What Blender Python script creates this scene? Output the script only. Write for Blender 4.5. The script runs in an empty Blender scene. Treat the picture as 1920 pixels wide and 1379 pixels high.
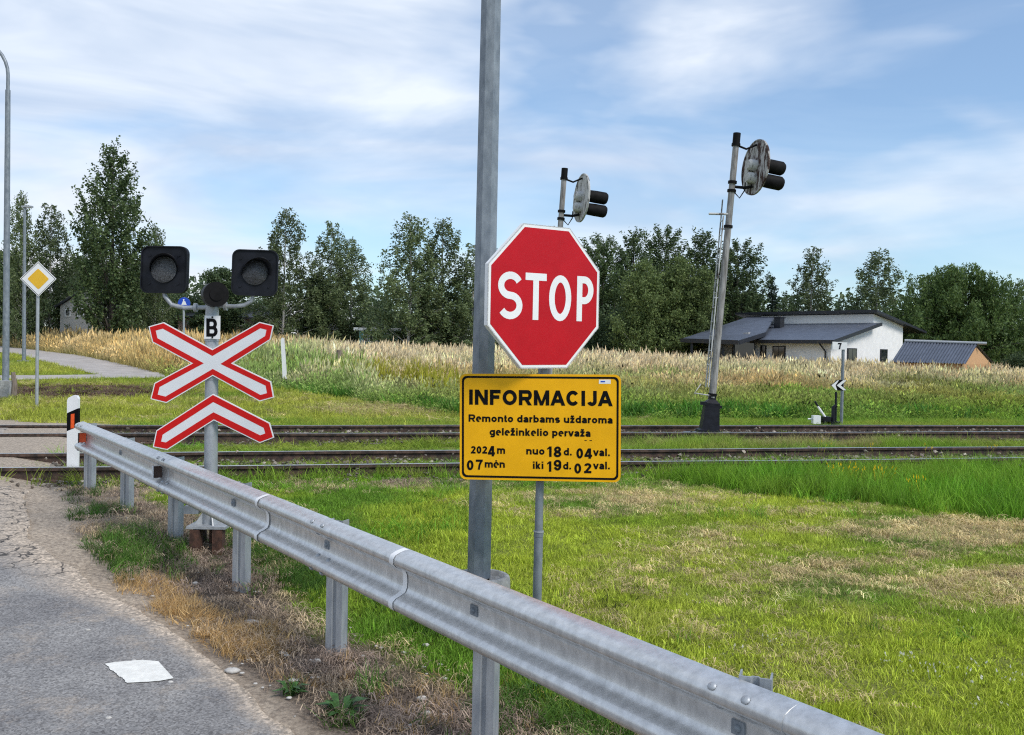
import bpy, bmesh, math, random
import numpy as np
from mathutils import Vector, Matrix
from mathutils.geometry import tessellate_polygon
rng = np.random.default_rng(7)
random.seed(7)
scene = bpy.context.scene
COL = scene.collection

# ------------------------------------------------------------------ camera, sky, sun, exposure
F, CX, CY, H = 1800.0, 960.0, 689.5, 1.75
PITCH, ROLL = math.radians(0.94), math.radians(1.1)
RM = Matrix.Rotation(math.pi/2 - PITCH, 3, 'X') @ Matrix.Rotation(ROLL, 3, 'Z')
cd = bpy.data.cameras.new('camera'); cam = bpy.data.objects.new('camera', cd); COL.objects.link(cam)
cam.matrix_world = Matrix.Translation((0, 0, H)) @ RM.to_4x4()
cd.sensor_fit = 'HORIZONTAL'; cd.sensor_width = 36.0; cd.lens = 36.0*F/1920.0
cd.clip_start = 0.05; cd.clip_end = 6000
scene.camera = cam

SUN_DIR = Vector((0.80, -0.62, 0.0)).normalized()
SUN_EL = math.radians(46)
w = bpy.data.worlds.new("World"); scene.world = w; w.use_nodes = True
nt = w.node_tree; N = nt.nodes; L = nt.links
bg = N['Background']; bg.inputs['Strength'].default_value = 0.14
sky = N.new('ShaderNodeTexSky'); sky.sky_type = 'NISHITA'; sky.sun_disc = False
sky.sun_elevation = SUN_EL; sky.sun_rotation = math.atan2(SUN_DIR.x, SUN_DIR.y)
sky.air_density = 1.0; sky.dust_density = 0.3; sky.ozone_density = 3.0
tc = N.new('ShaderNodeTexCoord')
def wnoise(scale, detail, rough, dist, loc=(0, 0, 0), rot=(0, 0, 0)):
    mp = N.new('ShaderNodeMapping'); mp.inputs['Scale'].default_value = scale
    mp.inputs['Location'].default_value = loc; mp.inputs['Rotation'].default_value = rot
    L.new(tc.outputs['Generated'], mp.inputs['Vector'])
    n = N.new('ShaderNodeTexNoise'); n.inputs['Scale'].default_value = 1.0
    n.inputs['Detail'].default_value = detail; n.inputs['Roughness'].default_value = rough
    n.inputs['Distortion'].default_value = dist
    L.new(mp.outputs[0], n.inputs['Vector']); return n.outputs['Fac']
def wmath(op, a, b, clamp=False):
    m = N.new('ShaderNodeMath'); m.operation = op; m.use_clamp = clamp
    for i, v in enumerate((a, b)):
        if isinstance(v, (int, float)): m.inputs[i].default_value = v
        else: L.new(v, m.inputs[i])
    return m.outputs[0]
sep = N.new('ShaderNodeSeparateXYZ'); L.new(tc.outputs['Generated'], sep.inputs[0])
big = wnoise((2.4, 2.4, 8.5), 4.0, 0.52, 0.7, (3.1, 0.4, 1.3), (0, math.radians(-6), 0))
fine = wnoise((3.6, 3.6, 14.0), 7.0, 0.48, 0.5, (1.7, 2.0, 0.2), (0, math.radians(-8), 0))
cov = wmath('ADD', wmath('MULTIPLY', big, 0.9), wmath('MULTIPLY', fine, 0.42))
cov = wmath('ADD', cov, wmath('MULTIPLY', sep.outputs['X'], -0.16))
cr = N.new('ShaderNodeValToRGB'); L.new(cov, cr.inputs[0])
cr.color_ramp.elements[0].position = 0.545; cr.color_ramp.elements[0].color = (0.22, 0.22, 0.22, 1)
cr.color_ramp.elements[1].position = 0.80; cr.color_ramp.elements[1].color = (0.92, 0.92, 0.92, 1)
shade = wnoise((3.0, 3.0, 12.0), 5.0, 0.55, 0.5, (7.7, 5.0, 2.2))
cc = N.new('ShaderNodeValToRGB'); L.new(shade, cc.inputs[0])
cc.color_ramp.elements[0].position = 0.38; cc.color_ramp.elements[0].color = (2.25, 2.68, 3.38, 1)
cc.color_ramp.elements[1].position = 0.62; cc.color_ramp.elements[1].color = (3.55, 3.8, 4.15, 1)
tintn = N.new('ShaderNodeMix'); tintn.data_type = 'RGBA'; tintn.blend_type = 'MULTIPLY'; tintn.inputs[0].default_value = 1.0
L.new(sky.outputs[0], tintn.inputs[6]); tintn.inputs[7].default_value = (0.47, 0.56, 0.60, 1)
mixc = N.new('ShaderNodeMix'); mixc.data_type = 'RGBA'
low = N.new('ShaderNodeMapRange'); L.new(sep.outputs['Z'], low.inputs[0]); low.inputs[1].default_value = .02; low.inputs[2].default_value = .20; low.inputs[3].default_value = 1.0; low.inputs[4].default_value = 0.0
warm = N.new('ShaderNodeMix'); warm.data_type = 'RGBA'; warm.blend_type = 'MULTIPLY'; L.new(low.outputs[0], warm.inputs[0]); L.new(cc.outputs[0], warm.inputs[6]); warm.inputs[7].default_value = (1.12, 1.02, .94, 1)
L.new(cr.outputs[0], mixc.inputs[0]); L.new(tintn.outputs[2], mixc.inputs[6]); L.new(warm.outputs[2], mixc.inputs[7])
L.new(mixc.outputs[2], bg.inputs['Color'])

sd = bpy.data.lights.new('sun', 'SUN'); sd.energy = 1.5; sd.angle = math.radians(20.0); sd.color = (1.0, 0.94, 0.85)
sun = bpy.data.objects.new('sun', sd); COL.objects.link(sun)
sv = Vector((SUN_DIR.x*math.cos(SUN_EL), SUN_DIR.y*math.cos(SUN_EL), math.sin(SUN_EL)))
sun.rotation_euler = sv.to_track_quat('Z', 'Y').to_euler(); sun.location = (0, 0, 40)
scene.view_settings.view_transform = 'Standard'; scene.view_settings.look = 'None'
scene.view_settings.exposure = 0.94; scene.view_settings.gamma = 1.0
scene.cycles.max_bounces = 6; scene.cycles.transparent_max_bounces = 4
scene.cycles.use_denoising = False
scene.cycles.filter_width = 1.15

# ------------------------------------------------------------------ place maths
T0 = math.radians(14.0)                        # bearing of the railway
TV = np.array([math.cos(T0), math.sin(T0)]); NV = np.array([-TV[1], TV[0]])
def sd_of(x, y): return x*TV[0] + y*TV[1], x*NV[0] + y*NV[1]
def xy_of(s, d): return s*TV[0] + d*NV[0], s*TV[1] + d*NV[1]
def terr(x, y):
    s, d = sd_of(np.asarray(x, float), np.asarray(y, float))
    t = np.clip((d-4)/5.5, 0, 1); z = .2*t*t*(3-2*t)
    return z + np.clip(np.minimum(d, 110)-21, 0, None)*np.interp(s, [-5, 5, 28, 40], [.02, .0165, .0095, .002])
def tz(x, y): return float(terr(x, y))
def ray(px, py):
    v = RM @ Vector(((px-CX)/F, -(py-CY)/F, -1.0)); return v/v.y
def P(px, py, Y):
    return Vector((0, 0, H)) + ray(px, py)*Y
def G(px, py):
    v = ray(px, py); Y = 2.0
    while Y < 400:
        q = Vector((0, 0, H)) + v*Y
        if q.z < tz(q.x, q.y): return q
        Y *= 1.002
    return q
def hor(px): return 660 + .0192*(px-960)
def vnoise(x, y, fr, seed=0):
    x = np.asarray(x, float)*fr + seed*17.3; y = np.asarray(y, float)*fr + seed*9.1
    xi = np.floor(x); yi = np.floor(y); u = x-xi; v = y-yi
    u = u*u*(3-2*u); v = v*v*(3-2*v)
    def h(a, b):
        k = np.sin(a*127.1+b*311.7+seed*74.7)*43758.5453; return k-np.floor(k)
    return (h(xi, yi)*(1-u)+h(xi+1, yi)*u)*(1-v) + (h(xi, yi+1)*(1-u)+h(xi+1, yi+1)*u)*v
def fbm(x, y, fr, seed=0, o=3):
    a = 0; t = 0; k = 1.0
    for i in range(o): a = a + vnoise(x, y, fr*2**i, seed+i)*k; t += k; k *= .5
    return a/t

# ------------------------------------------------------------------ mesh helpers
class MB:
    def __init__(s): s.v = []; s.f = []; s.sm = []
    def add(s, vs, fs, smooth=False):
        o = len(s.v); s.v += [tuple(p) for p in vs]
        for f in fs: s.f.append(tuple(i+o for i in f)); s.sm.append(smooth)
    def box(s, c, size, M=None):
        c = Vector(c); hx, hy, hz = [k/2 for k in size]
        vs = [Vector((x, y, z)) for x in (-hx, hx) for y in (-hy, hy) for z in (-hz, hz)]
        if M is not None: vs = [M @ p for p in vs]
        s.add([p+c for p in vs], [(0,1,3,2),(4,6,7,5),(0,4,5,1),(2,3,7,6),(0,2,6,4),(1,5,7,3)])
    def tube(s, pts, rad, n=10, caps=True, smooth=True, ell=None):
        pts = [Vector(p) for p in pts]
        if isinstance(rad, (int, float)): rad = [rad]*len(pts)
        rings = []; up = None
        for i, p in enumerate(pts):
            d = (pts[min(i+1, len(pts)-1)]-pts[max(i-1, 0)]).normalized()
            if up is None:
                up = Vector((0, 0, 1)) if abs(d.z) < .9 else Vector((0, 1, 0))
            a = d.cross(up).normalized(); b = a.cross(d).normalized(); up = b
            rings.append([p + (a*math.cos(2*math.pi*(k+.5)/n)+b*math.sin(2*math.pi*(k+.5)/n))*rad[i] for k in range(n)])
        vs = [q for r in rings for q in r]; fs = []
        for i in range(len(pts)-1):
            for k in range(n):
                k2 = (k+1) % n; fs.append((i*n+k, i*n+k2, (i+1)*n+k2, (i+1)*n+k))
        s.add(vs, fs, smooth)
        if caps:
            s.add(rings[0], [tuple(range(n))[::-1]]); s.add(rings[-1], [tuple(range(n))])
    def cyl(s, a, b, r, n=16, r2=None): s.tube([a, b], [r, r if r2 is None else r2], n)
    def poly(s, pts, tri=None):
        pts = [Vector(p) for p in pts]
        s.add(pts, [tuple(t) for t in tessellate_polygon([pts])] if len(pts) > 4 or tri else [tuple(range(len(pts)))])
    def prism(s, pts, ext):
        """outline (3-D, planar) extruded by vector ext"""
        pts = [Vector(p) for p in pts]; ext = Vector(ext); n = len(pts)
        tri = [tuple(t) for t in tessellate_polygon([pts])]
        s.add(pts, tri); s.add([p+ext for p in pts], [t[::-1] for t in tri])
        s.add(pts+[p+ext for p in pts], [(i, (i+1) % n, n+(i+1) % n, n+i) for i in range(n)])
    def ribbon_prism(s, a, b, ext):
        """closed prism between two polylines a and b"""
        a = [Vector(p) for p in a]; b = [Vector(p) for p in b]; ext = Vector(ext); n = len(a)
        vs = a+b+[p+ext for p in a]+[p+ext for p in b]; fs = []
        for i in range(n-1):
            fs += [(i, i+1, n+i+1, n+i), (2*n+i, 3*n+i, 3*n+i+1, 2*n+i+1), (i, 2*n+i, 2*n+i+1, i+1), (n+i, n+i+1, 3*n+i+1, 3*n+i)]
        fs += [(0, n, 3*n, 2*n), (n-1, 3*n-1, 4*n-1, 2*n-1)]
        s.add(vs, fs)
    def grid(s, rows, smooth=False, closed=False):
        n = len(rows[0]); vs = [p for r in rows for p in r]; fs = []
        for i in range(len(rows)-1):
            for k in range(n if closed else n-1):
                k2 = (k+1) % n; fs.append((i*n+k, i*n+k2, (i+1)*n+k2, (i+1)*n+k))
        s.add(vs, fs, smooth)
    def build(s, name, mat, parent=None, loc=None, fix=True):
        me = bpy.data.meshes.new(name)
        off = Vector((0, 0, 0))
        if parent is not None: off = parent['_w'] if False else Vector(WLOC[parent.name])
        elif loc is not None: off = Vector(loc)
        me.from_pydata([(p[0]-off.x, p[1]-off.y, p[2]-off.z) for p in s.v], [], s.f)
        me.polygons.foreach_set('use_smooth', s.sm)
        if fix:
            bm = bmesh.new(); bm.from_mesh(me); bmesh.ops.recalc_face_normals(bm, faces=bm.faces); bm.to_mesh(me); bm.free()
        me.materials.append(mat); me.update()
        o = bpy.data.objects.new(name, me); COL.objects.link(o)
        if parent is not None: o.parent = parent; WLOC[o.name] = off
        else: o.location = off; WLOC[o.name] = off
        return o
WLOC = {}
def tag(o, label=None, cat=None, group=None, kind=None):
    if label: o['label'] = label
    if cat: o['category'] = cat
    if group: o['group'] = group
    if kind: o['kind'] = kind
    return o
def thing(name, label, cat, loc, group=None):
    o = bpy.data.objects.new(name, None); COL.objects.link(o); o.location = loc; o.empty_display_size = .2
    WLOC[o.name] = Vector(loc); return tag(o, label, cat, group)
def copy_tree(src, name=None):
    r = src.copy(); COL.objects.link(r)
    for k in list(src.children):
        c = k.copy(); COL.objects.link(c); c.parent = r
        for g in list(k.children):
            e = g.copy(); COL.objects.link(e); e.parent = c
    return r

# ------------------------------------------------------------------ materials
def mat(name, col, rough=.6, metal=0.0, var=.12, scale=8.0, bump=0.0, bscale=60.0, spec=.5, col2=None, thr=(.4, .65), stretch=(1, 1, 1), detail=5.0):
    m = bpy.data.materials.new(name); m.use_nodes = True; t = m.node_tree; n = t.nodes; l = t.links
    b = n['Principled BSDF']; b.inputs['Roughness'].default_value = rough; b.inputs['Metallic'].default_value = metal
    b.inputs['Specular IOR Level'].default_value = spec
    tcx = n.new('ShaderNodeTexCoord'); mp = n.new('ShaderNodeMapping'); mp.inputs['Scale'].default_value = stretch
    l.new(tcx.outputs['Object'], mp.inputs[0])
    nz = n.new('ShaderNodeTexNoise'); nz.inputs['Scale'].default_value = scale; nz.inputs['Detail'].default_value = detail
    nz.inputs['Roughness'].default_value = .62
    l.new(mp.outputs[0], nz.inputs['Vector'])
    r = n.new('ShaderNodeValToRGB'); l.new(nz.outputs['Fac'], r.inputs[0])
    c2 = col2 if col2 else tuple(min(1, k*(1+var)) for k in col)
    c1 = col if col2 else tuple(k*(1-var) for k in col)
    r.color_ramp.elements[0].position = thr[0]; r.color_ramp.elements[0].color = (*c1, 1)
    r.color_ramp.elements[1].position = thr[1]; r.color_ramp.elements[1].color = (*c2, 1)
    l.new(r.outputs[0], b.inputs['Base Color'])
    if bump:
        nb = n.new('ShaderNodeTexNoise'); nb.inputs['Scale'].default_value = bscale; nb.inputs['Detail'].default_value = 3
        l.new(tcx.outputs['Object'], nb.inputs['Vector'])
        bp = n.new('ShaderNodeBump'); bp.inputs['Strength'].default_value = bump; bp.inputs['Distance'].default_value = .01
        l.new(nb.outputs['Fac'], bp.inputs['Height']); l.new(bp.outputs[0], b.inputs['Normal'])
    return m
M = {}
M['galv'] = mat('galvanised', (.30, .32, .345), .5, .35, scale=22, thr=(.3, .7), col2=(.45, .47, .49), bump=.04, stretch=(1, 1, .5))
M['galv_pole'] = mat('galvanised_pole', (.14, .165, .195), .5, .28, scale=16, thr=(.3, .72), col2=(.29, .32, .35), stretch=(1, 1, .45), bump=.05)
M['beam'] = mat('beam_zinc', (.47, .475, .475), .36, .68, scale=26, thr=(.25, .7), col2=(.74, .745, .745), bump=.05, bscale=160, detail=12, stretch=(1, 1, .55))
M['post'] = mat('post_zinc', (.24, .265, .30), .55, .4, scale=14, thr=(.3, .7), col2=(.44, .46, .48), stretch=(1, 1, .3), bump=.05)
M['white'] = mat('white_film', (.74, .75, .77), .35, var=.03, scale=5)
M['whitebright'] = mat('white_rim', (.82, .82, .82), .3, var=.03)
M['red'] = mat('red_film', (.50, .008, .016), .35, var=.07, scale=4, spec=.18)
M['redorange'] = mat('red_sign', (.60, .012, .012), .35, var=.06, scale=5, spec=.18)
M['yellow'] = mat('yellow_film', (.88, .44, .006), .38, var=.06, scale=5, spec=.2)
M['black'] = mat('black_lettering', (.006, .006, .007), .6, var=.2, spec=.08)
M['blackpaint'] = mat('black_paint', (.011, .012, .017), .5, var=.3, scale=9, bump=.03, spec=.22)
M['hood'] = mat('black_hood', (.008, .0075, .008), .7, var=.4, scale=9, spec=.15)
M['lens'] = mat('dark_lens', (.06, .06, .065), .15, var=.35, scale=60, bump=.6, bscale=130)
M['concrete'] = mat('concrete', (.34, .34, .33), .9, var=.25, scale=14, bump=.3)
M['rust'] = mat('rusty_steel', (.045, .022, .015), .85, scale=18, col2=(.12, .055, .035), bump=.2)
M['railside'] = mat('rail_side', (.03, .021, .017), .85, scale=10, col2=(.11, .066, .047), bump=.2)
M['railtop'] = mat('rail_top', (.52, .53, .53), .35, .6, var=.1, stretch=(1, 1, 1))
M['peeling'] = mat('peeling_paint', (.06, .045, .038), .8, scale=9, thr=(.36, .5), col2=(.52, .52, .51), bump=.2, stretch=(1, 1, .4))
M['rustplate'] = mat('rust_plate', (.05, .025, .018), .85, scale=6, thr=(.44, .56), col2=(.43, .42, .41), bump=.3, stretch=(2.2, 2.2, .8))
M['palepole'] = mat('pale_pole', (.11, .10, .095), .75, scale=9, thr=(.32, .6), col2=(.34, .33, .32), stretch=(3, 3, .35))
M['reflector'] = mat('orange_reflector', (.85, .10, .015), .25, var=.1, scale=80)
M['brownref'] = mat('brown_reflector', (.06, .03, .022), .5, var=.2)
M['signyellow'] = mat('priority_yellow', (.80, .46, .02), .35, var=.05)
M['blue'] = mat('blue_film', (.01, .07, .5), .35, var=.08)
M['wood'] = mat('weathered_wood', (.16, .12, .095), .9, scale=10, col2=(.28, .23, .19), stretch=(6, 6, .6), bump=.3)
M['wall'] = mat('white_render', (.80, .80, .79), .9, var=.05, scale=3, bump=.1)
M['slate'] = mat('metal_roof', (.10, .115, .15), .45, .2, var=.12, scale=2, stretch=(1, 1, 1))
M['fascia'] = mat('dark_fascia', (.018, .02, .026), .5)
M['glass'] = mat('window_glass', (.012, .016, .02), .06, var=.3, scale=3, spec=.8)
M['brick'] = mat('orange_brick', (.50, .29, .14), .9, var=.15, scale=14)
M['pinkwall'] = mat('pink_render', (.50, .36, .30), .9, var=.1)
M['creamwall'] = mat('cream_render', (.48, .46, .43), .9, var=.08)
M['greywall'] = mat('grey_boards', (.25, .26, .25), .9, var=.2)
M['turq'] = mat('turquoise_boards', (.22, .50, .50), .7, var=.12)
M['bark'] = mat('dark_bark', (.05, .042, .035), .95, scale=12, col2=(.10, .085, .07), bump=.3)
M['birchbark'] = mat('birch_bark', (.07, .065, .06), .9, scale=5, thr=(.35, .5), col2=(.48, .47, .44), stretch=(1, 1, 2.5))
M['stone'] = mat('pale_stone', (.50, .48, .45), .9, var=.15, scale=20)
def seam_mat(name, col, seam, step, axis_dir):
    return mat(name, col)

def leaf_mat(name, c1, c2, trans=.32):
    m = bpy.data.materials.new(name); m.use_nodes = True; t = m.node_tree; n = t.nodes; l = t.links
    n.remove(n['Principled BSDF'])
    at = n.new('ShaderNodeAttribute'); at.attribute_name = 'lv'
    r = n.new('ShaderNodeValToRGB'); l.new(at.outputs['Fac'], r.inputs[0])
    r.color_ramp.elements[0].color = (*c1, 1); r.color_ramp.elements[1].color = (*c2, 1)
    oi = n.new('ShaderNodeObjectInfo')
    hs = n.new('ShaderNodeHueSaturation'); l.new(r.outputs[0], hs.inputs['Color'])
    mr = n.new('ShaderNodeMapRange'); l.new(oi.outputs['Random'], mr.inputs[0]); mr.inputs[3].default_value = .8; mr.inputs[4].default_value = 1.22
    l.new(mr.outputs[0], hs.inputs['Value'])
    d = n.new('ShaderNodeBsdfPrincipled'); d.inputs['Roughness'].default_value = .55; d.inputs['Specular IOR Level'].default_value = .3
    l.new(hs.outputs[0], d.inputs['Base Color'])
    tr = n.new('ShaderNodeBsdfTranslucent'); l.new(hs.outputs[0], tr.inputs[0])
    mx = n.new('ShaderNodeMixShader'); mx.inputs[0].default_value = trans
    l.new(d.outputs[0], mx.inputs[1]); l.new(tr.outputs[0], mx.inputs[2]); l.new(mx.outputs[0], n['Material Output'].inputs[0])
    return m
LM = {'birch': leaf_mat('birch_leaves', (.075, .11, .045), (.20, .25, .11)),
      'poplar': leaf_mat('poplar_leaves', (.048, .085, .032), (.16, .215, .085)),
      'broad': leaf_mat('broad_leaves', (.042, .075, .034), (.135, .19, .08)),
      'light': leaf_mat('pale_leaves', (.07, .105, .034), (.20, .255, .085)),
      'willow': leaf_mat('willow_leaves', (.048, .095, .028), (.17, .245, .065)),
      'spruce': leaf_mat('spruce_needles', (.012, .025, .016), (.03, .055, .03), .1)}

def blade_mat(name, gradient=False):
    """plant colour comes with each clump (tint), going to its dry top colour (tip) along the blade"""
    m = bpy.data.materials.new(name); m.use_nodes = True; t = m.node_tree; n = t.nodes; l = t.links
    n.remove(n['Principled BSDF'])
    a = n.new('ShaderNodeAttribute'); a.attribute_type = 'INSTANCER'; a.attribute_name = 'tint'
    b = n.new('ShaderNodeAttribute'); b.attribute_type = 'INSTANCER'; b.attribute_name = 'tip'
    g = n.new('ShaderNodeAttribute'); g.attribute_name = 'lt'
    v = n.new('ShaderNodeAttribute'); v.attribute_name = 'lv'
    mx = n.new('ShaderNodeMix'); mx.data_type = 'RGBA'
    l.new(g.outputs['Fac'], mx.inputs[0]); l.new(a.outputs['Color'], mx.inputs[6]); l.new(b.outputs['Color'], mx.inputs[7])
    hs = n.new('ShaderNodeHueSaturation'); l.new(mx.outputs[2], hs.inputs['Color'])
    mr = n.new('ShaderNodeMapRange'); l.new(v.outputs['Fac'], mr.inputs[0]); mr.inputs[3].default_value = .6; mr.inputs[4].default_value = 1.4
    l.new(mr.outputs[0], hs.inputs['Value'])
    d = n.new('ShaderNodeBsdfPrincipled'); d.inputs['Roughness'].default_value = .6; d.inputs['Specular IOR Level'].default_value = .25
    l.new(hs.outputs[0], d.inputs['Base Color'])
    tr = n.new('ShaderNodeBsdfTranslucent'); l.new(hs.outputs[0], tr.inputs[0])
    ms = n.new('ShaderNodeMixShader'); ms.inputs[0].default_value = .3
    l.new(d.outputs[0], ms.inputs[1]); l.new(tr.outputs[0], ms.inputs[2]); l.new(ms.outputs[0], n['Material Output'].inputs[0])
    return m
BM = blade_mat('grass_blades')

# ------------------------------------------------------------------ ground
RAIL_D = (17.45, 15.85, 13.05, 11.55); RAIL_Z = .37
def tall_edge(s): return np.interp(s, [-40, -18.5, -4.1, .3, 4.4, 30], [127, 74.5, 39.4, 31.5, 21.8, 20.2])
EDGE = [(3.6, -3.2), (2.3, -.4), (1.35, 2.0), (.14, 4.4), (-.29, 5.44), (-.66, 6.11), (-1.10, 6.9), (-1.72, 8.4), (-2.25, 10.6), (-2.6, 12.6), (-3.3, 17.5), (-5.6, 21), (-14, 25), (-40, 30)]
EDGE_S = [e[0] for e in EDGE]; EDGE_D = [e[1] for e in EDGE]
def edge_s(d): return np.interp(d, EDGE_D, EDGE_S)
def guard_s(d):
    # guardrail line in (s, d)
    n0, n1 = 0.0, 9.0
    a = sd_of(2.9434-.8729*n0, 1.193*n0); b = sd_of(2.9434-.8729*n1, 1.193*n1)
    return a[0] + (d-a[1])*(b[0]-a[0])/(b[1]-a[1])
def zones(x, y):
    """soil, straw, sand, lush weights on the ground"""
    s, d = sd_of(x, y); g = guard_s(d); e = edge_s(d)
    nz = fbm(x, y, .9, 3); n2 = fbm(x, y, 3.1, 11)
    # brown mulch verge between the road and about .5 m behind the guardrail
    rel = s-g
    soil = np.clip((rel+1.2)*3, 0, 1)*np.clip((.62+(nz-.5)*1.3+np.clip((6.2-d)*.12, 0, .4)+np.clip((d-6)*.10, 0, .3)-rel)*2.4, 0, 1)*np.clip((11.6-d)*1.2, 0, 1)
    soil2 = np.clip(1.3-np.hypot((s+5.2)/3.0, (d-29.5)/2.6), 0, 1)*2.0      # bare bank by the far path
    soil3 = np.clip((1.0-np.abs(s-2.0-.6*np.sin(d))/2.2), 0, 1)*np.clip(1-np.abs(d-11.0)/.9, 0, 1)*(n2 > .45)
    soil = np.clip(np.maximum(np.maximum(soil, soil2), soil3), 0, 1)
    # sand and gravel at the asphalt edge and on the crossing
    wid = np.interp(d, [3, 5.5, 7, 9, 12, 20], [.13, .2, .55, .8, 1.3, 2.0])
    sand = np.clip(1.15-(s-e-(nz-.5)*.5)/wid, 0, 1)*(d > 2)*np.clip((23-d)*.5, 0, 1)
    cross = np.clip((-2.6-s)*.8, 0, 1)*np.clip(1-np.abs(d-15)/5.5, 0, 1)
    sand = np.clip(np.maximum(sand, cross*.9), 0, 1)
    # straw: mown dry patches
    straw = np.clip((fbm(x, y, .55, 21)-.46)*5, 0, 1)*np.clip((fbm(x, y*1.6, 2.3, 31)-.36)*4, 0, 1)
    stk = np.clip((fbm(s*.55+d*.2, d*1.9, 1.5, 33)-.45)*5, 0, 1)
    field = np.clip(1.35-np.hypot((s-6.4)/3.0, (d-7.0)/1.6), 0, 1)*1.5*np.clip(.10+stk, 0, 1)
    field = np.maximum(field, np.clip(1.2-np.hypot((s-3.4)/1.5, (d-9.6)/1.1), 0, 1)*1.1*stk)
    field = np.maximum(field, np.clip(1.2-np.hypot((s-3.2)/2.6, (d-24)/2.0), 0, 1)*1.2*np.clip(.3+n2, 0, 1))
    between = np.clip(1-np.abs(d-14.4)/1.2, 0, 1)*np.clip((s-4)*.4, 0, 1)*np.clip((nz-.35)*3, 0, 1)
    straw = np.clip(np.maximum(np.maximum(straw*.28, field*.85), between*.8), 0, 1)*(1-soil)*np.clip(rel*2, 0, 1)
    lush = np.clip((d-np.interp(s, [3.7, 4.3, 5.4, 7.0, 12, 30], [12.2, 11.0, 9.2, 8.0, 5.4, 0]) + (nz-.5)*1.0)*2.5, 0, 1)*np.clip((11.5-d)*3, 0, 1)
    lush = np.clip(lush, 0, 1)*(s > 3.3)
    straw = straw*(1-lush)
    return soil, straw, sand, lush

def ramp_axis(a0, a1, step, lo, hi):
    v = list(np.arange(a0, a1, step)); k = step; x = v[-1]
    while x < hi: k *= 1.22; x += k; v.append(x)
    k = step; x = v[0]
    while x > lo: k *= 1.22; x -= k; v.insert(0, x)
    return np.array(v)
S = ramp_axis(-8, 13, .1, -900, 1000); D = ramp_axis(1.5, 22, .1, -200, 1500)
SS, DD = np.meshgrid(S, D); gx, gy = xy_of(SS, DD); gz = terr(gx, gy)
so, st, sa, lu = zones(gx, gy)
near = np.clip((30-np.abs(DD))/10, 0, 1)
crs = np.clip((-2.35-SS)*1.3, 0, 1)*np.clip((DD-10.2)*1.2, 0, 1)*np.clip((20.2-DD)*.6, 0, 1)
gz = gz + crs*(RAIL_Z-.2-.035)
gz = gz + near*(1-crs)*((fbm(gx, gy, 2.5, 5)-.5)*.05 + so*(fbm(gx, gy, 7, 8)-.5)*.05 + lu*.02) - near*.01
ns, nd = len(S), len(D)
me = bpy.data.meshes.new('ground')
vv = np.stack([gx, gy, gz], -1).reshape(-1, 3)
ii = (np.arange(nd-1)[:, None]*ns + np.arange(ns-1)[None, :]).reshape(-1)
ff = np.stack([ii, ii+1, ii+ns+1, ii+ns], -1)
def np_mesh(me, verts, faces):
    k = faces.shape[1]
    me.vertices.add(len(verts)); me.vertices.foreach_set('co', verts.astype(np.float32).ravel())
    me.loops.add(faces.size); me.loops.foreach_set('vertex_index', faces.astype(np.int32).ravel())
    me.polygons.add(len(faces)); me.polygons.foreach_set('loop_start', np.arange(0, faces.size, k, dtype=np.int32))
    me.update(calc_edges=True)
np_mesh(me, vv, ff)
me.polygons.foreach_set('use_smooth', [True]*len(ff))
ca = me.color_attributes.new('zone', 'FLOAT_COLOR', 'POINT')
ca.data.foreach_set('color', np.stack([so, st, sa, lu], -1).astype(np.float32).ravel())
def ground_mat():
    m = bpy.data.materials.new('ground_cover'); m.use_nodes = True; t = m.node_tree; n = t.nodes; l = t.links
    b = n['Principled BSDF']; b.inputs['Roughness'].default_value = .95; b.inputs['Specular IOR Level'].default_value = .2
    ge = n.new('ShaderNodeNewGeometry')
    at = n.new('ShaderNodeAttribute'); at.attribute_name = 'zone'
    sp = n.new('ShaderNodeSeparateColor'); l.new(at.outputs['Color'], sp.inputs[0])
    def noise(sc, det=6, ro=.65):
        z = n.new('ShaderNodeTexNoise'); z.inputs['Scale'].default_value = sc; z.inputs['Detail'].default_value = det; z.inputs['Roughness'].default_value = ro
        l.new(ge.outputs['Position'], z.inputs['Vector']); return z.outputs['Fac']
    def ramp(f, c1, c2, p=(.35, .65)):
        r = n.new('ShaderNodeValToRGB'); l.new(f, r.inputs[0])
        r.color_ramp.elements[0].position = p[0]; r.color_ramp.elements[0].color = (*c1, 1)
        r.color_ramp.elements[1].position = p[1]; r.color_ramp.elements[1].color = (*c2, 1); return r.outputs[0]
    def mix(f, a, c):
        x = n.new('ShaderNodeMix'); x.data_type = 'RGBA'; l.new(f, x.inputs[0]); l.new(a, x.inputs[6]); l.new(c, x.inputs[7]); return x.outputs[2]
    fn = noise(38); md = noise(7)
    col = ramp(fn, (.08, .105, .02), (.25, .27, .06))
    col = mix(sp.outputs[1], col, ramp(fn, (.17, .12, .055), (.48, .38, .2)))
    col = mix(sp.outputs[0], col, ramp(noise(48, 9, .8), (.022, .016, .012), (.26, .205, .165), (.40, .62)))
    col = mix(sp.outputs[2], col, ramp(noise(30, 8, .7), (.22, .18, .145), (.55, .46, .36)))
    l.new(col, b.inputs['Base Color'])
    bp = n.new('ShaderNodeBump'); bp.inputs['Strength'].default_value = .6; bp.inputs['Distance'].default_value = .03
    l.new(noise(45, 8, .7), bp.inputs['Height']); l.new(bp.outputs[0], b.inputs['Normal'])
    return m
me.materials.append(ground_mat())
go = bpy.data.objects.new('ground', me); COL.objects.link(go); tag(go, kind='structure')

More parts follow.
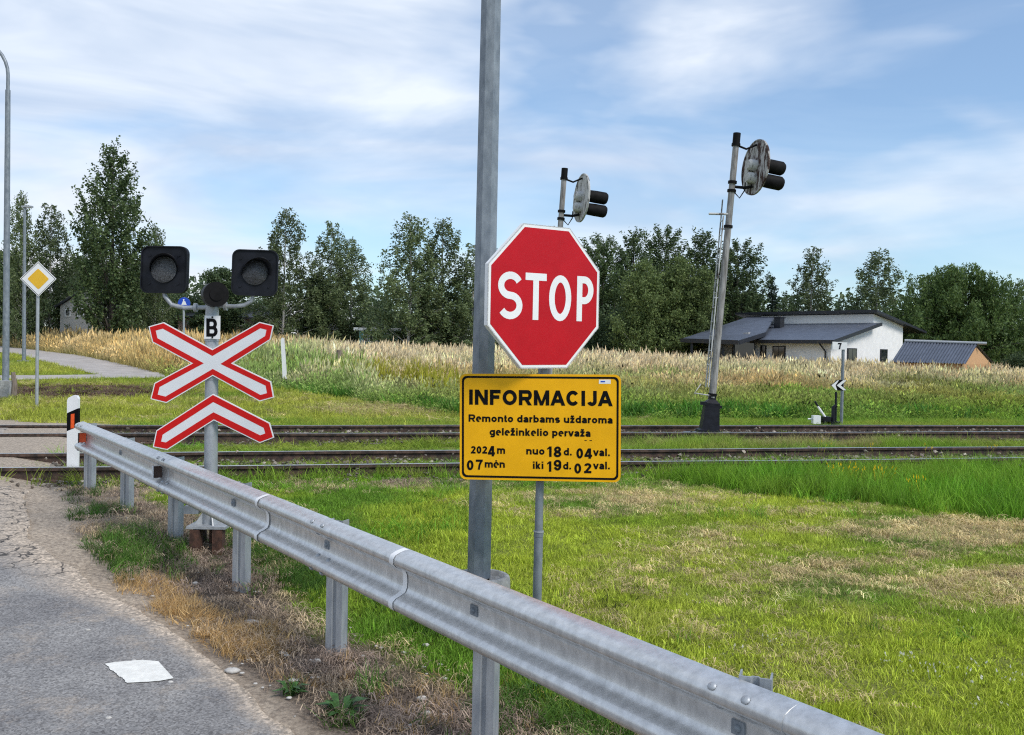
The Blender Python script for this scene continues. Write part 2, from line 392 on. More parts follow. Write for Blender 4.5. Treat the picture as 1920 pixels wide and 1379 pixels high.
# road: asphalt sheet whose broken right edge is buried in sand
rows = []; rz = []
for d in np.concatenate([np.arange(-6, 3, .5), np.arange(3, 13, .08), np.arange(13, 22, .4)]):
    e = float(edge_s(d)) + (float(fbm(d, 0, 2.2, 4))-.5)*.22*(1 if d > 4 else .3)
    e -= float(np.interp(d, [6.4, 7.2, 9, 12], [0, .08, .16, .2]))*(.6+.8*float(fbm(d, 3, 1.1, 6)))
    r = []
    for k, t in enumerate(np.concatenate([[0], np.linspace(.02, 1, 22)**1.4, np.linspace(1.5, 6.5, 8)])):
        x, y = xy_of(e-t, d); q = (e-t+float(0))
        z = tz(x, y) + (.012 if t > 0 else -.03) + (RAIL_Z-.2-.05)*min(1, max(0, t-.05)/.7)*min(1, max(0, (d-9.2)/1.6))*min(1, max(0, (20.5-d)/2))
        r.append((x, y, z)); dist = t
        wid = float(np.interp(d, [3, 6, 7, 9, 12, 20], [.10, .16, .42, .70, 1.1, 1.7]))
        rz.append(max(0.0, 1-t/wid))
    rows.append(r)
mb = MB(); mb.grid(rows, True)
def road_mat():
    m = bpy.data.materials.new('asphalt'); m.use_nodes = True; t = m.node_tree; n = t.nodes; l = t.links
    b = n['Principled BSDF']; b.inputs['Roughness'].default_value = .85; b.inputs['Specular IOR Level'].default_value = .35
    ge = n.new('ShaderNodeNewGeometry')
    at = n.new('ShaderNodeAttribute'); at.attribute_name = 'sand'
    def noise(sc, det=6, ro=.65, typ=None):
        z = n.new('ShaderNodeTexNoise'); z.inputs['Scale'].default_value = sc; z.inputs['Detail'].default_value = det; z.inputs['Roughness'].default_value = ro
        l.new(ge.outputs['Position'], z.inputs['Vector']); return z.outputs['Fac']
    def ramp(f, c1, c2, p=(.35, .65)):
        r = n.new('ShaderNodeValToRGB'); l.new(f, r.inputs[0])
        r.color_ramp.elements[0].position = p[0]; r.color_ramp.elements[0].color = (*c1, 1)
        r.color_ramp.elements[1].position = p[1]; r.color_ramp.elements[1].color = (*c2, 1); return r.outputs[0]
    def math_(op, a, c):
        x = n.new('ShaderNodeMath'); x.operation = op; x.use_clamp = True
        for i, v in enumerate((a, c)):
            if isinstance(v, float): x.inputs[i].default_value = v
            else: l.new(v, x.inputs[i])
        return x.outputs[0]
    vo = n.new('ShaderNodeTexVoronoi'); vo.inputs['Scale'].default_value = 105; l.new(ge.outputs['Position'], vo.inputs['Vector'])
    agg = ramp(vo.outputs['Color'], (.118, .114, .114), (.35, .342, .335), (.05, .95))
    big = ramp(noise(1.3, 5), (.72, .72, .74), (1.15, 1.14, 1.12))
    mm = n.new('ShaderNodeMix'); mm.data_type = 'RGBA'; mm.blend_type = 'MULTIPLY'; mm.inputs[0].default_value = 1; l.new(agg, mm.inputs[6]); l.new(big, mm.inputs[7])
    sf = math_('MULTIPLY', math_('ADD', at.outputs['Fac'], math_('MULTIPLY', math_('SUBTRACT', noise(3.2, 8, .75), .53), 2.6)), 1.1)
    sandc = ramp(noise(34, 9, .8), (.22, .185, .15), (.68, .575, .46), (.36, .64))
    vp = n.new('ShaderNodeTexVoronoi'); vp.inputs['Scale'].default_value = 60; l.new(ge.outputs['Position'], vp.inputs['Vector'])
    pebc = ramp(vp.outputs['Color'], (.5, .5, .5), (1.5, 1.45, 1.4), (.1, .9))
    ms = n.new('ShaderNodeMix'); ms.data_type = 'RGBA'; ms.blend_type = 'MULTIPLY'; ms.inputs[0].default_value = .8; l.new(sandc, ms.inputs[6]); l.new(pebc, ms.inputs[7]); sandc = ms.outputs[2]
    m2 = n.new('ShaderNodeMix'); m2.data_type = 'RGBA'; l.new(sf, m2.inputs[0]); l.new(mm.outputs[2], m2.inputs[6]); l.new(sandc, m2.inputs[7])
    # cracks where the surface has broken up
    vc = n.new('ShaderNodeTexVoronoi'); vc.feature = 'DISTANCE_TO_EDGE'; vc.inputs['Scale'].default_value = 5.5
    wn = n.new('ShaderNodeMix'); wn.data_type = 'RGBA'; wn.inputs[0].default_value = .12
    nzc = n.new('ShaderNodeTexNoise'); nzc.inputs['Scale'].default_value = 9; nzc.inputs['Detail'].default_value = 6; l.new(ge.outputs['Position'], nzc.inputs['Vector'])
    l.new(ge.outputs['Position'], wn.inputs[6]); l.new(nzc.outputs['Color'], wn.inputs[7]); l.new(wn.outputs[2], vc.inputs['Vector'])
    crk = ramp(vc.outputs['Distance'], (1, 1, 1), (0, 0, 0), (.012, .04))
    broken = ramp(math_('MULTIPLY', at.outputs['Alpha'], noise(1.1, 3)), (0, 0, 0), (1, 1, 1), (.3, .45))
    cf = math_('MULTIPLY', crk, broken)
    m3 = n.new('ShaderNodeMix'); m3.data_type = 'RGBA'; l.new(cf, m3.inputs[0]); l.new(m2.outputs[2], m3.inputs[6]); m3.inputs[7].default_value = (.05, .045, .042, 1)
    l.new(m3.outputs[2], b.inputs['Base Color'])
    bp = n.new('ShaderNodeBump'); bp.inputs['Strength'].default_value = .5; bp.inputs['Distance'].default_value = .006
    l.new(noise(160, 3), bp.inputs['Height']); l.new(bp.outputs[0], b.inputs['Normal'])
    return m
ro = mb.build('road', road_mat(), fix=False); tag(ro, kind='structure')
rd = np.array([v.co[:] for v in ro.data.vertices]); _, rdd = sd_of(rd[:, 0], rd[:, 1])
ca = ro.data.color_attributes.new('sand', 'FLOAT_COLOR', 'POINT')
rz = np.array(rz); brk = np.clip((rdd-6.8)/.6, 0, 1)
ca.data.foreach_set('color', np.stack([rz, rz, rz, brk], -1).astype(np.float32).ravel())

# worn white edge mark
mb = MB()
c = [G(190, 1252), G(262, 1244), G(296, 1245), G(327, 1279), G(240, 1288)]
top = [(196, 1252), (215, 1248), (240, 1246), (266, 1244), (296, 1246)]
bot = [(240, 1288), (256, 1287), (275, 1286), (300, 1283), (326, 1279)]
rws = []
for j in range(41):
    t = j/40; r = []
    for k in range(5):
        px = top[k][0]*(1-t)+bot[k][0]*t; py = top[k][1]*(1-t)+bot[k][1]*t
        if k == 0: px += random.gauss(0, .9)+1.6*math.sin(j*.45)
        q = G(px, py); r.append((q.x, q.y, tz(q.x, q.y)+.017))
    rws.append(r)
mb.grid(rws)
def paint_mat():
    m = mat('worn_road_paint', (.78, .77, .72), .7, var=.08, scale=30, bump=.3, bscale=160); return m
o = mb.build('road_marking', paint_mat(), fix=False); tag(o, kind='structure')

# far cycle path
out = [(-140, 633), (-60, 643), (0, 650), (70, 658), (150, 668), (220, 682), (305, 703), (312, 711), (220, 712), (100, 714), (0, 716), (-120, 718),
       (-120, 709), (0, 707), (120, 706), (180, 705), (150, 697), (85, 681), (40, 668), (0, 662), (-60, 655), (-140, 645)]
mb = MB(); gp = [G(*q) for q in out]; mb.poly([(q.x, q.y, tz(q.x, q.y)+.05) for q in gp], True)
o = mb.build('path', mat('worn_path', (.40, .365, .335), .9, var=.14, scale=1.5, bump=.2)); tag(o, kind='structure')

# ------------------------------------------------------------------ rails
def rail(d, label):
    prof = [(-.036, 0), (.036, 0), (.036, -.034), (.011, -.05), (.011, -.135), (.066, -.15), (.066, -.165), (-.066, -.165), (-.066, -.15), (-.011, -.135), (-.011, -.05), (-.036, -.034)]
    sr = np.concatenate([np.arange(-60, -12, 8.0), np.arange(-12, 30, 1.0), np.arange(30, 130, 10.0)])
    rows = []
    for s in sr:
        wob = .006*math.sin(s*.8+d)
        rows.append([Vector((*xy_of(s, d+u), RAIL_Z+z+wob*.6)) for u, z in prof])
    x0, y0 = xy_of(0, d)
    t = thing('railway_rail', label, 'rail', (x0, y0, RAIL_Z-.165), 'rails of the two tracks')
    mb = MB(); mb.grid(rows, False, True); mb.build('rail_body', M['railside'], t)
    mt = MB(); mt.grid([[r[0]+Vector((0, 0, .002)), r[1]+Vector((0, 0, .002))] for r in rows]); mt.build('running_surface', M['railtop'], t, fix=False)
    return t
rail(RAIL_D[0], 'farthest of the four steel rails, running behind the black signal pedestal')
rail(RAIL_D[1], 'second rail from the back, its dark side just behind the black signal pedestal')
rail(RAIL_D[2], 'third rail from the back, with bright worn top, front of the signal pedestal')
rail(RAIL_D[3], 'nearest of the four rails, half buried in grass beyond the guardrail')
for dc, nm in ((16.65, 'far'), (12.3, 'near')):
    rows = []
    for s in np.arange(-2.5, 60, .35):
        r = []
        for u in np.linspace(-1.25, 1.25, 11):
            x, y = xy_of(s, dc+u); k = 1-abs(u)/1.25
            r.append((x, y, tz(x, y)-.06*(1-min(1, k*3))+.014*min(1, k*4)+(float(fbm(x, y, 3, 2))-.5)*.05*min(1, k*4)))
        rows.append(r)
    mb = MB(); mb.grid(rows, True)
    o = mb.build('ballast', mat('ballast_stones', (.05, .042, .034), .95, scale=28, col2=(.27, .23, .18), bump=.9, bscale=30, thr=(.35, .7)), fix=False); tag(o, kind='structure')

# ------------------------------------------------------------------ lettering (own stroke alphabet, cap height 1)
def arc(cx, cy, rx, ry, a0, a1, n=14):
    return [(cx+rx*math.cos(math.radians(a0+(a1-a0)*i/n)), cy+ry*math.sin(math.radians(a0+(a1-a0)*i/n))) for i in range(n+1)]
def glyph(ch, W, w, X=.725):
    """ink box 0..W wide; returns strokes: ('r', centreline) ribbons or ('p', polygon)"""
    w = w*.74 if ch in 'eė' else w*.84 if ch in 'as89' else w
    h = w*.5; R = []; q = w*.86
    def line(*p): R.append(('r', list(p)))
    def diag(x0, y0, x1, y1, ww): R.append(('p', [(x0-ww/2, y0), (x0+ww/2, y0), (x1+ww/2, y1), (x1-ww/2, y1)]))
    def oval(x0, x1, y0, y1): R.append(('r', arc((x0+x1)/2, (y0+y1)/2, (x1-x0)/2-h, (y1-y0)/2-h, 90, 450, 30)))
    if ch == 'I' or ch == 'l': line((W/2, 0), (W/2, 1))
    elif ch == 'i': line((W/2, 0), (W/2, X)); line((W/2, .84), (W/2, 1))
    elif ch == '.': line((W/2, 0), (W/2, w))
    elif ch == 'N': line((h, 0), (h, 1)); line((W-h, 0), (W-h, 1)); diag(h*1.1, 1, W-h*1.1, 0, w*1.15)
    elif ch == 'F': line((h, 0), (h, 1)); line((h, 1-h), (W, 1-h)); line((h, .52), (W*.88, .52))
    elif ch in 'O0': oval(0, W, 0 if ch == 'O' else 0, 1)
    elif ch in 'RPB':
        line((h, 0), (h, 1)); y = .46 if ch == 'P' else (.44 if ch == 'R' else .49)
        r = (1-y)/2; rr = r-h*.5
        top = [(h, 1-h), (W-r, 1-h)]+arc(W-r, 1-h-(1-h-y)/2, r-h if W > .6 else r-h, (1-h-y)/2, 90, -90)+[(h, y)]
        if ch == 'B': top = [(h, 1-h), (W*.94-r, 1-h)]+arc(W*.94-r, 1-h-(1-h-y)/2, r-h, (1-h-y)/2, 90, -90)+[(h, y)]
        R.append(('r', top))
        if ch == 'R': diag(W*.52, y, W-w*.55, 0, w*1.1)
        if ch == 'B': R.append(('r', [(h, y), (W-r, y)]+arc(W-r, h+(y-h)/2, r-h, (y-h)/2, 90, -90)+[(h, h)]))
    elif ch == 'M': line((h, 0), (h, 1)); line((W-h, 0), (W-h, 1)); diag(w*.55, 1, W/2, 0, w*.85); diag(W-w*.55, 1, W/2, 0, w*.85)
    elif ch == 'A': diag(w*.55, 0, W/2, 1, w*1.05); diag(W-w*.55, 0, W/2, 1, w*1.05); line((W*.24, .3), (W*.76, .3))
    elif ch == 'C': R.append(('r', arc(W/2, .5, W/2-h, .5-h, 38, 322, 30)))
    elif ch == 'J': R.append(('r', [(W-h, 1), (W-h, .3)]+arc(W/2, .3, W/2-h, .3-h, 0, -165)))
    elif ch == 'T': line((W/2, 0), (W/2, 1)); line((0, 1-h), (W, 1-h))
    elif ch in 'Ss':
        k = 1 if ch == 'S' else X; r = (k-w)/4
        a = arc(W/2, k-h-r, W/2-h, r, 25, 255, 16); b = arc(W/2, h+r, W/2-h, r, 75, -150, 16)
        R.append(('r', a+b))
    elif ch == 'a':
        R.append(('r', arc(W/2-.01, X-.3, W/2-h, .3-h, 160, 20, 10)+[(W-h-.01, X-.34), (W-h-.01, .12), (W-h+.03, 0)]))
        R.append(('r', arc(W*.44, .21, W*.44-h, .21-h, 75, 350, 14)+[(W-h, .3)]))
        line((W-h, .43), (W*.44, .385))
    elif ch in 'bpdgq':
        y1 = X
        oval(0, W, -.005, y1)
        if ch == 'b': line((h, 0), (h, 1))
        if ch == 'd': line((W-h, 0), (W-h, 1))
        if ch == 'p': line((h, -.27), (h, y1))
        if ch == 'g': R.append(('r', [(W-h, y1), (W-h, -.06)]+arc(W/2, -.06, W/2-h, .22-h, 0, -150)))
    elif ch == 'e': R.append(('p', [(h, X*.44), (W-h*.3, X*.44), (W-h*.3, X*.44+w*.72), (h, X*.44+w*.72)])); R.append(('r', arc(W/2, X/2, W/2-h, X/2-h, -6, 292, 26)))
    elif ch == 'ė': R += glyph('e', W, w); line((W/2, .84), (W/2, 1.0))
    elif ch == 'k': line((h, 0), (h, 1)); diag(W*.36, .28, W-w*.6, X, w*1.15); diag(W*.42, .38, W-w*.6, 0, w*1.15)
    elif ch in 'nu':
        if ch == 'n': line((h, 0), (h, X)); R.append(('r', [(h, X*.5)]+arc(W/2, X-.27, W/2-h, .27-h, 180, 0)+[(W-h, 0)]))
        else: line((W-h, 0), (W-h, X)); R.append(('r', [(h, X)]+arc(W/2, .27, W/2-h, .27-h, 180, 360)+[(W-h, X*.5)]))
    elif ch == 'm':
        line((h, 0), (h, X)); m_ = W/2
        R.append(('r', [(h, X*.5)]+arc((h+m_)/2, X-.24, (m_-h)/2, .24-h, 180, 0)+[(m_, 0)]))
        R.append(('r', [(m_, X*.5)]+arc((m_+W-h)/2, X-.24, (W-h-m_)/2, .24-h, 180, 0)+[(W-h, 0)]))
    elif ch == 'o': oval(0, W, -.005, X)
    elif ch == 'r': line((h, 0), (h, X)); R.append(('r', [(h, X*.5)]+arc(W*.95, X-.30, W*.95-h, .30-h, 180, 85, 8)))
    elif ch == 't': line((W*.45, .1), (W*.45, .93)); line((0, X-h), (W, X-h)); R.append(('r', [(W*.45, .3)]+arc(W*.45+.16, .2, .16, .2-h, 180, 290, 8)))
    elif ch == 'v': diag(w*.55, X, W/2, 0, w*1.1); diag(W-w*.55, X, W/2, 0, w*1.1)
    elif ch in 'zž':
        line((0, X-h*.9), (W, X-h*.9)); line((0, h*.9), (W, h*.9)); diag(w*.7, w*.4, W-w*.7, X-w*.4, w*1.3)
        if ch == 'ž': R.append(('r', [(W*.2, 1.0), (W/2, .84), (W*.8, 1.0)]))
    elif ch == '1': line((W*.62, 0), (W*.62, 1)); R.append(('p', [(W*.1, .68), (W*.1, .84), (W*.5, 1.0), (W*.5, .83)]))
    elif ch == '2': R.append(('r', arc(W/2, .71, W/2-h, .29-h, 170, -35, 16)+[(h*1.4, h*1.2)])); line((0, h), (W, h))
    elif ch == '4': line((W*.70, 0), (W*.70, 1)); line((0, .28), (W, .28)); diag(w*.4, .28, W*.62, 1, w*.95)
    elif ch == '7': line((0, 1-h), (W, 1-h)); R.append(('r', [(W-h*1.2, 1-h), (W*.55, .5), (W*.42, 0)]))
    elif ch == '8': oval(W*.05, W*.95, .5-h*.6, 1); oval(0, W, 0, .5+h*.6)
    elif ch == '9': oval(0, W, .36, 1); R.append(('r', [(W-h, .66)]+arc(W/2, .42, W/2-h, .42-h, 0, -160, 14)))
    return R
ADV = dict(zip("I N F O R M A C J a b d e ė g i k l m n o p r s u v z ž t . B S T P 0 1 2 4 7 8 9".split(),
   [.388,1.008,.853,1.087,1.008,1.163,1.008,1.008,.776,.776,.853,.853,.776,.776,.853,.388,.776,.388,1.242,.853,.853,.853,.543,.776,.853,.776,.698,.698,.465,.388,1.008,.93,.853,.93]+[.776]*7))
TIGHT = set('AVvT17')
def ribbon(pts, w):
    q_ = []
    for p in pts:
        p = Vector(p)
        if not q_ or (p-q_[-1]).length > 1e-4: q_.append(p)
    pts = q_; n = len(pts); a = []; b = []
    closed = (pts[0]-pts[-1]).length < 1e-6
    for i in range(n):
        if closed and i in (0, n-1): d0 = (pts[1]-pts[0]).normalized(); d1 = (pts[-1]-pts[-2]).normalized()
        else:
            d0 = (pts[min(i+1, n-1)]-pts[i]).normalized() if i < n-1 else (pts[i]-pts[i-1]).normalized()
            d1 = (pts[i]-pts[i-1]).normalized() if i > 0 else d0
        t = (d0+d1); t = t.normalized() if t.length > 1e-6 else d0
        nn = Vector((-t.y, t.x)); k = max(.45, nn.dot(Vector((-d0.y, d0.x))))
        a.append(pts[i]+nn*(w/2/k)); b.append(pts[i]-nn*(w/2/k))
    return a, b
def letter(mb, ch, W, w, to3d, nrm, lift, step=.00012):
    for i, (k, p) in enumerate(glyph(ch, W, w)):
        ext = nrm*(lift+step*i)
        if k == 'r':
            a, b = ribbon(p, w); mb.ribbon_prism([to3d(*q) for q in a], [to3d(*q) for q in b], ext)
        else: mb.prism([to3d(*q) for q in p], ext)
def text_px(mb, s, x0, x1, base0, base1, cap, Y, w=.2, sbw=.07, lift=.0016):
    """line of text between pixels x0..x1 on the plane Y, baseline base0->base1, cap height in px"""
    tot = 0; lay = []
    for ch in s:
        if ch == ' ': tot += .388; continue
        sb = .0 if ch in TIGHT else sbw
        lay.append((ch, tot+sb, ADV[ch]-2*sb)); tot += ADV[ch]
    first = lay[0][1]; last = lay[-1][1]+lay[-1][2]; sx = (x1-x0)/(last-first)
    for ch, a, wd in lay:
        def to3d(gx_, gy_, a=a):
            x = x0+(a-first+gx_*1.0)*sx; t = (x-x0)/max(1, x1-x0)
            return P(x, base0*(1-t)+base1*t-gy_*cap, Y)
        letter(mb, ch, wd, w, to3d, Vector((0, -1, 0)), lift)

def rrect(x0, y0, x1, y1, r, n=5):
    o = []
    for cx_, cy_, a in ((x1-r, y0+r, -90), (x1-r, y1-r, 0), (x0+r, y1-r, 90), (x0+r, y0+r, 180)):
        o += [(cx_+r*math.cos(math.radians(a+90*i/n)), cy_+r*math.sin(math.radians(a+90*i/n))) for i in range(n+1)]
    return o
def quad_rrect(c, r, n=6):
    """rounded quadrilateral through pixel corners c (clockwise from top left)"""
    o = []; cc_ = [Vector(q) for q in c]
    for i in range(4):
        p = cc_[i]; a = (cc_[i-1]-p).normalized(); b = (cc_[(i+1) % 4]-p).normalized()
        ctr = p+(a+b)*r
        for k in range(n+1):
            t = k/n*math.pi/2; o.append(ctr-(b*r*math.cos(t))-(a*r*math.sin(t)))
    return [(q.x, q.y) for q in o]
def inset(c, k):
    cc_ = [Vector(q) for q in c]; n = len(cc_); o = []
    area = sum(cc_[i].x*cc_[(i+1) % n].y-cc_[(i+1) % n].x*cc_[i].y for i in range(n)); sg = 1 if area > 0 else -1
    for i in range(n):
        d0 = (cc_[i]-cc_[i-1]).normalized(); d1 = (cc_[(i+1) % n]-cc_[i]).normalized()
        n0 = Vector((-d0.y, d0.x))*sg; n1 = Vector((-d1.y, d1.x))*sg; m = (n0+n1).normalized()
        o.append(cc_[i]+m*(k/max(.4, m.dot(n0))))
    return [(q.x, q.y) for q in o]
def plate(mb, pts, Y, thick): mb.prism([P(x, y, Y) for x, y in pts], (0, thick, 0))
def ringplate(mb, outer, inner, Y, thick):
    mb.ribbon_prism([P(x, y, Y) for x, y in outer+outer[:1]], [P(x, y, Y) for x, y in inner+inner[:1]], (0, thick, 0))

# ------------------------------------------------------------------ stop sign post: stop plate + information board
YS = 6.0; SK = 6.0/6.5
base = P(1006, 1160, YS); bz = tz(base.x, base.y)
ps = thing('sign_post', 'thin galvanised tube carrying the red STOP plate and the yellow board', 'sign post', (base.x, base.y, bz))
mb = MB(); a = Vector((base.x, base.y, bz-.15)); b = P(1023, 430, YS+.05); b = Vector((b.x, base.y+.02, b.z))
mid = a.lerp(b, .27); mb.cyl(a, mid, .0285, 18); mb.cyl(mid, b, .026, 18)
mb.cyl(mid-Vector((0, 0, .012)), mid+Vector((0, 0, .012)), .031, 18)
mb.build('post', M['galv_pole'], ps)
mb = MB(); mb.cyl(mid+Vector((0, 0, .014)), mid+Vector((0, 0, .022)), .033, 18); mb.build('collar', M['galv'], ps)

ALPHA = math.radians(36.8); U = Vector((math.cos(ALPHA), math.sin(ALPHA), 0)); NRM = Vector((math.sin(ALPHA), -math.cos(ALPHA), 0))
U = (U + Vector((0, 0, .012))).normalized(); V = Vector((0.0, 0, 1)) 
C0 = P(1023.5, 557.5, YS-.06)
SW = .955*SK; hs_ = SW/2; tt = hs_*math.tan(math.radians(22.5))
octo = [(-tt, hs_), (tt, hs_), (hs_, tt), (hs_, -tt), (tt, -hs_), (-tt, -hs_), (-hs_, -tt), (-hs_, tt)]
def s3(x, y): return C0+U*x+V*y
stop = thing('stop_sign', 'large red octagonal STOP sign above the yellow board', 'road sign', C0+Vector((0, 0, -hs_)))
mb = MB()
k = 1.0
mb.prism([s3(*p)+NRM*.0 for p in octo], -NRM*.004)
# turned-back rim
mb.ribbon_prism([s3(*p) for p in octo+octo[:1]], [s3(p[0]*.985, p[1]*.985) for p in octo+octo[:1]], -NRM*.032)
mb.build('plate', M['whitebright'], stop)
mb = MB(); mb.prism([s3(p[0]*.95, p[1]*.95) for p in octo], NRM*.0015); mb.build('red_field', M['red'], stop)
lt = MB()
capS = .31*SK
for ch, x0, W_, y0 in (('S', -.398, .20, -.155), ('T', -.176, .178, -.155), ('O', .026, .194, -.158), ('P', .271, .15, -.155)):
    letter(lt, ch, W_*SK/capS, .155, lambda gx_, gy_, x0=x0, y0=y0: s3(x0*SK+gx_*capS, y0*SK+gy_*capS), NRM, .0026)
lt.build('lettering', M['whitebright'], stop)
for dy in (-.2, .2):
    mb = MB(); c = C0+V*dy-NRM*.03; mb.box(c, (.28, .016, .03), Matrix((U, NRM, V)).transposed()); mb.build('bracket', M['galv'], stop)

YI = YS-.075
c4 = [(862, 701), (1164.5, 703), (1163.5, 905), (862, 899)]
info = thing('information_board', 'yellow board headed INFORMACIJA with black closing dates, under the STOP sign', 'sign board', P(1013, 902, YI))
mb = MB(); plate(mb, quad_rrect(c4, 12), YI, .018); mb.build('board', M['yellow'], info)
mb = MB(); c5 = inset(c4, 4.2); c6 = inset(c4, 7.9)
ringplate(mb, quad_rrect(c5, 9), quad_rrect(c6, 7.5), YI-.0015, .003); mb.build('border', M['black'], info)
def cx_(v): return 840+v/5.647
def cy_(v): return 680+v/5.647
def TX(_, s, x0, x1, b0, b1, cap, w=.215):
    mb = MB(); text_px(mb, s, cx_(x0), cx_(x1), cy_(b0), cy_(b1), cap/5.647, YI, w); mb.build('lettering', M['black'], info)
mb = MB()
TX(mb, 'INFORMACIJA', 224, 1745, 446, 463, 160, .235)
mb = MB()
TX(mb, 'Remonto darbams uždaroma', 219, 1742, 626, 646, 77, .225)
TX(mb, 'geležinkelio pervaža', 441, 1508, 770, 786, 77, .225)
mb = MB()
TX(mb, '202', 243, 414, 963, 965, 78, .225); TX(mb, 'm', 520, 604, 966, 967, 80, .22)
TX(mb, 'nuo', 829, 1022, 973, 976, 78, .225); TX(mb, 'd.', 1226, 1310, 983, 984, 78, .225); TX(mb, 'val.', 1536, 1714, 988, 992, 80, .22)
TX(mb, 'mėn', 390, 602, 1112, 1114, 78, .225); TX(mb, 'iki', 899, 1011, 1126, 1127, 78, .225); TX(mb, 'd.', 1219, 1304, 1131, 1132, 78, .225); TX(mb, 'val.', 1536, 1714, 1129, 1131, 80, .22)
mb = MB()
TX(mb, '4', 424, 497, 993, 993, 108); TX(mb, '1', 1046, 1108, 999, 999, 110, .32); TX(mb, '8', 1122, 1198, 1001, 1001, 110)
TX(mb, '0', 1360, 1430, 1016, 1016, 108); TX(mb, '4', 1446, 1525, 1018, 1018, 108)
TX(mb, '0', 200, 270, 1140, 1140, 106); TX(mb, '7', 296, 368, 1134, 1134, 106)
TX(mb, '1', 1045, 1105, 1156, 1156, 110, .32); TX(mb, '9', 1122, 1198, 1142, 1142, 110)
TX(mb, '0', 1338, 1410, 1176, 1176, 108); TX(mb, '2', 1442, 1518, 1172, 1172, 106)
mb = MB(); plate(mb, [(cx_(1598), cy_(182)), (cx_(1722), cy_(182)), (cx_(1722), cy_(226)), (cx_(1598), cy_(226))], YI-.001, .002); lab = mb.build('label_sticker', M['whitebright'], info)
mb = MB(); plate(mb, [(cx_(1615), cy_(196)), (cx_(1665), cy_(196)), (cx_(1662), cy_(210)), (cx_(1617), cy_(210))], YI-.0018, .001); mb.build('print', M['blue'], lab)
mb = MB()
for x in (1445, 1499): plate(mb, [(cx_(x), cy_(823)), (cx_(x+25), cy_(823)), (cx_(x+25), cy_(830)), (cx_(x), cy_(830))], YI-.001, .002)
mb.build('mark', M['black'], info)
for py in (740, 870):
    mb = MB(); c = P(1012, py, YS-.035); mb.box(c, (.34, .02, .035)); mb.build('bracket', M['galv'], info)

# ------------------------------------------------------------------ big lamp post by the guardrail
YL = 6.4
lb = P(898, 1082, YL); lbz = tz(lb.x, lb.y)
lp = thing('lamp_post', 'tall eight-sided galvanised post rising behind the STOP sign out of the frame', 'lamp post', (lb.x, lb.y, lbz))
tp = P(921, 0, YL); dirp = (tp-lb); dirp = dirp/dirp.z
mb = MB(); z0 = lb.z-.02
pts = [lb, lb+dirp*3.0, lb+dirp*9.0]
mb.tube(pts, [.083, .073, .05], 8, smooth=False)
mb.build('shaft', M['galv_pole'], lp)
mb = MB(); tpp = lb+dirp*9.0
mb.tube([tpp, tpp+Vector((0, 0, .5)), tpp+Vector((-.25, -.2, 1.0)), tpp+Vector((-1.0, -.75, 1.25))], [.04, .035, .03, .03], 8); mb.build('arm', M['galv_pole'], lp)
mb = MB(); mb.box(tpp+Vector((-1.3, -.95, 1.27)), (.6, .25, .12), Matrix.Rotation(math.radians(37), 3, 'Z')); mb.build('lamp_head', M['galv'], lp)
mb = MB(); rr = [(.20, -.1), (.198, lb.z-lbz-.02), (.192, lb.z-lbz+.008), (.18, lb.z-lbz+.016), (.158, lb.z-lbz+.014), (.150, lb.z-lbz-.012), (.06, lb.z-lbz-.015)]
cc0 = Vector((lb.x+.012, lb.y, lbz))
mb.grid([[cc0+Vector((r*math.cos(2*math.pi*k/28), r*math.sin(2*math.pi*k/28), z)) for k in range(28)] for r, z in rr], True, True)
mb.build('concrete_footing', M['concrete'], lp)

# ------------------------------------------------------------------ guardrail
def gpt(n, out=0.0, z=0.0):
    """point on the guardrail line: n counts posts, out = towards the road, z relative to the top edge"""
    x = 2.9434-.8729*n; y = 1.193*n; zt = .770+.0300*(n-3.5)
    return Vector((x-.807*out, y-.5905*out, zt+z))
PROF = [(.0, 0), (.020, -.002), (.048, -.010), (.074, -.022), (.084, -.038), (.084, -.064), (.066, -.080), (.036, -.092), (.015, -.104), (.006, -.125), (.004, -.155)]
PROF = PROF + [(o_, -.31-z_) for o_, z_ in PROF[-2::-1]]
PROF = [(o_+.02, z_) for o_, z_ in PROF]
gr = thing('guardrail', 'long galvanised W-beam guardrail on zinc posts running along the road edge', 'guardrail', gpt(4.5, 0, -.8))
def beam(n0, n1, lap):
    mb = MB(); rows = []; back = []
    for n in np.arange(n0, n1+.001, (n1-n0)/12):
        rows.append([gpt(n, o_+lap, z_) for o_, z_ in PROF]); back.append([gpt(n, o_+lap-.004, z_) for o_, z_ in PROF])
    mb.grid(rows, True); mb.grid(back, True)
    for r, q in ((rows[0], back[0]), (rows[-1], back[-1])): mb.grid([r, q])
    mb.grid([[r[0] for r in rows], [q[0] for q in back]]); mb.grid([[r[-1] for r in rows], [q[-1] for q in back]])
    return mb.build('beam', M['beam'], gr)
cuts = [(.3, 2.42, 0), (2.36, 4.6, .004), (4.52, 6.6, 0), (6.52, 8.56, .004)]
for a_, b_, l_ in cuts: beam(a_, b_, l_)
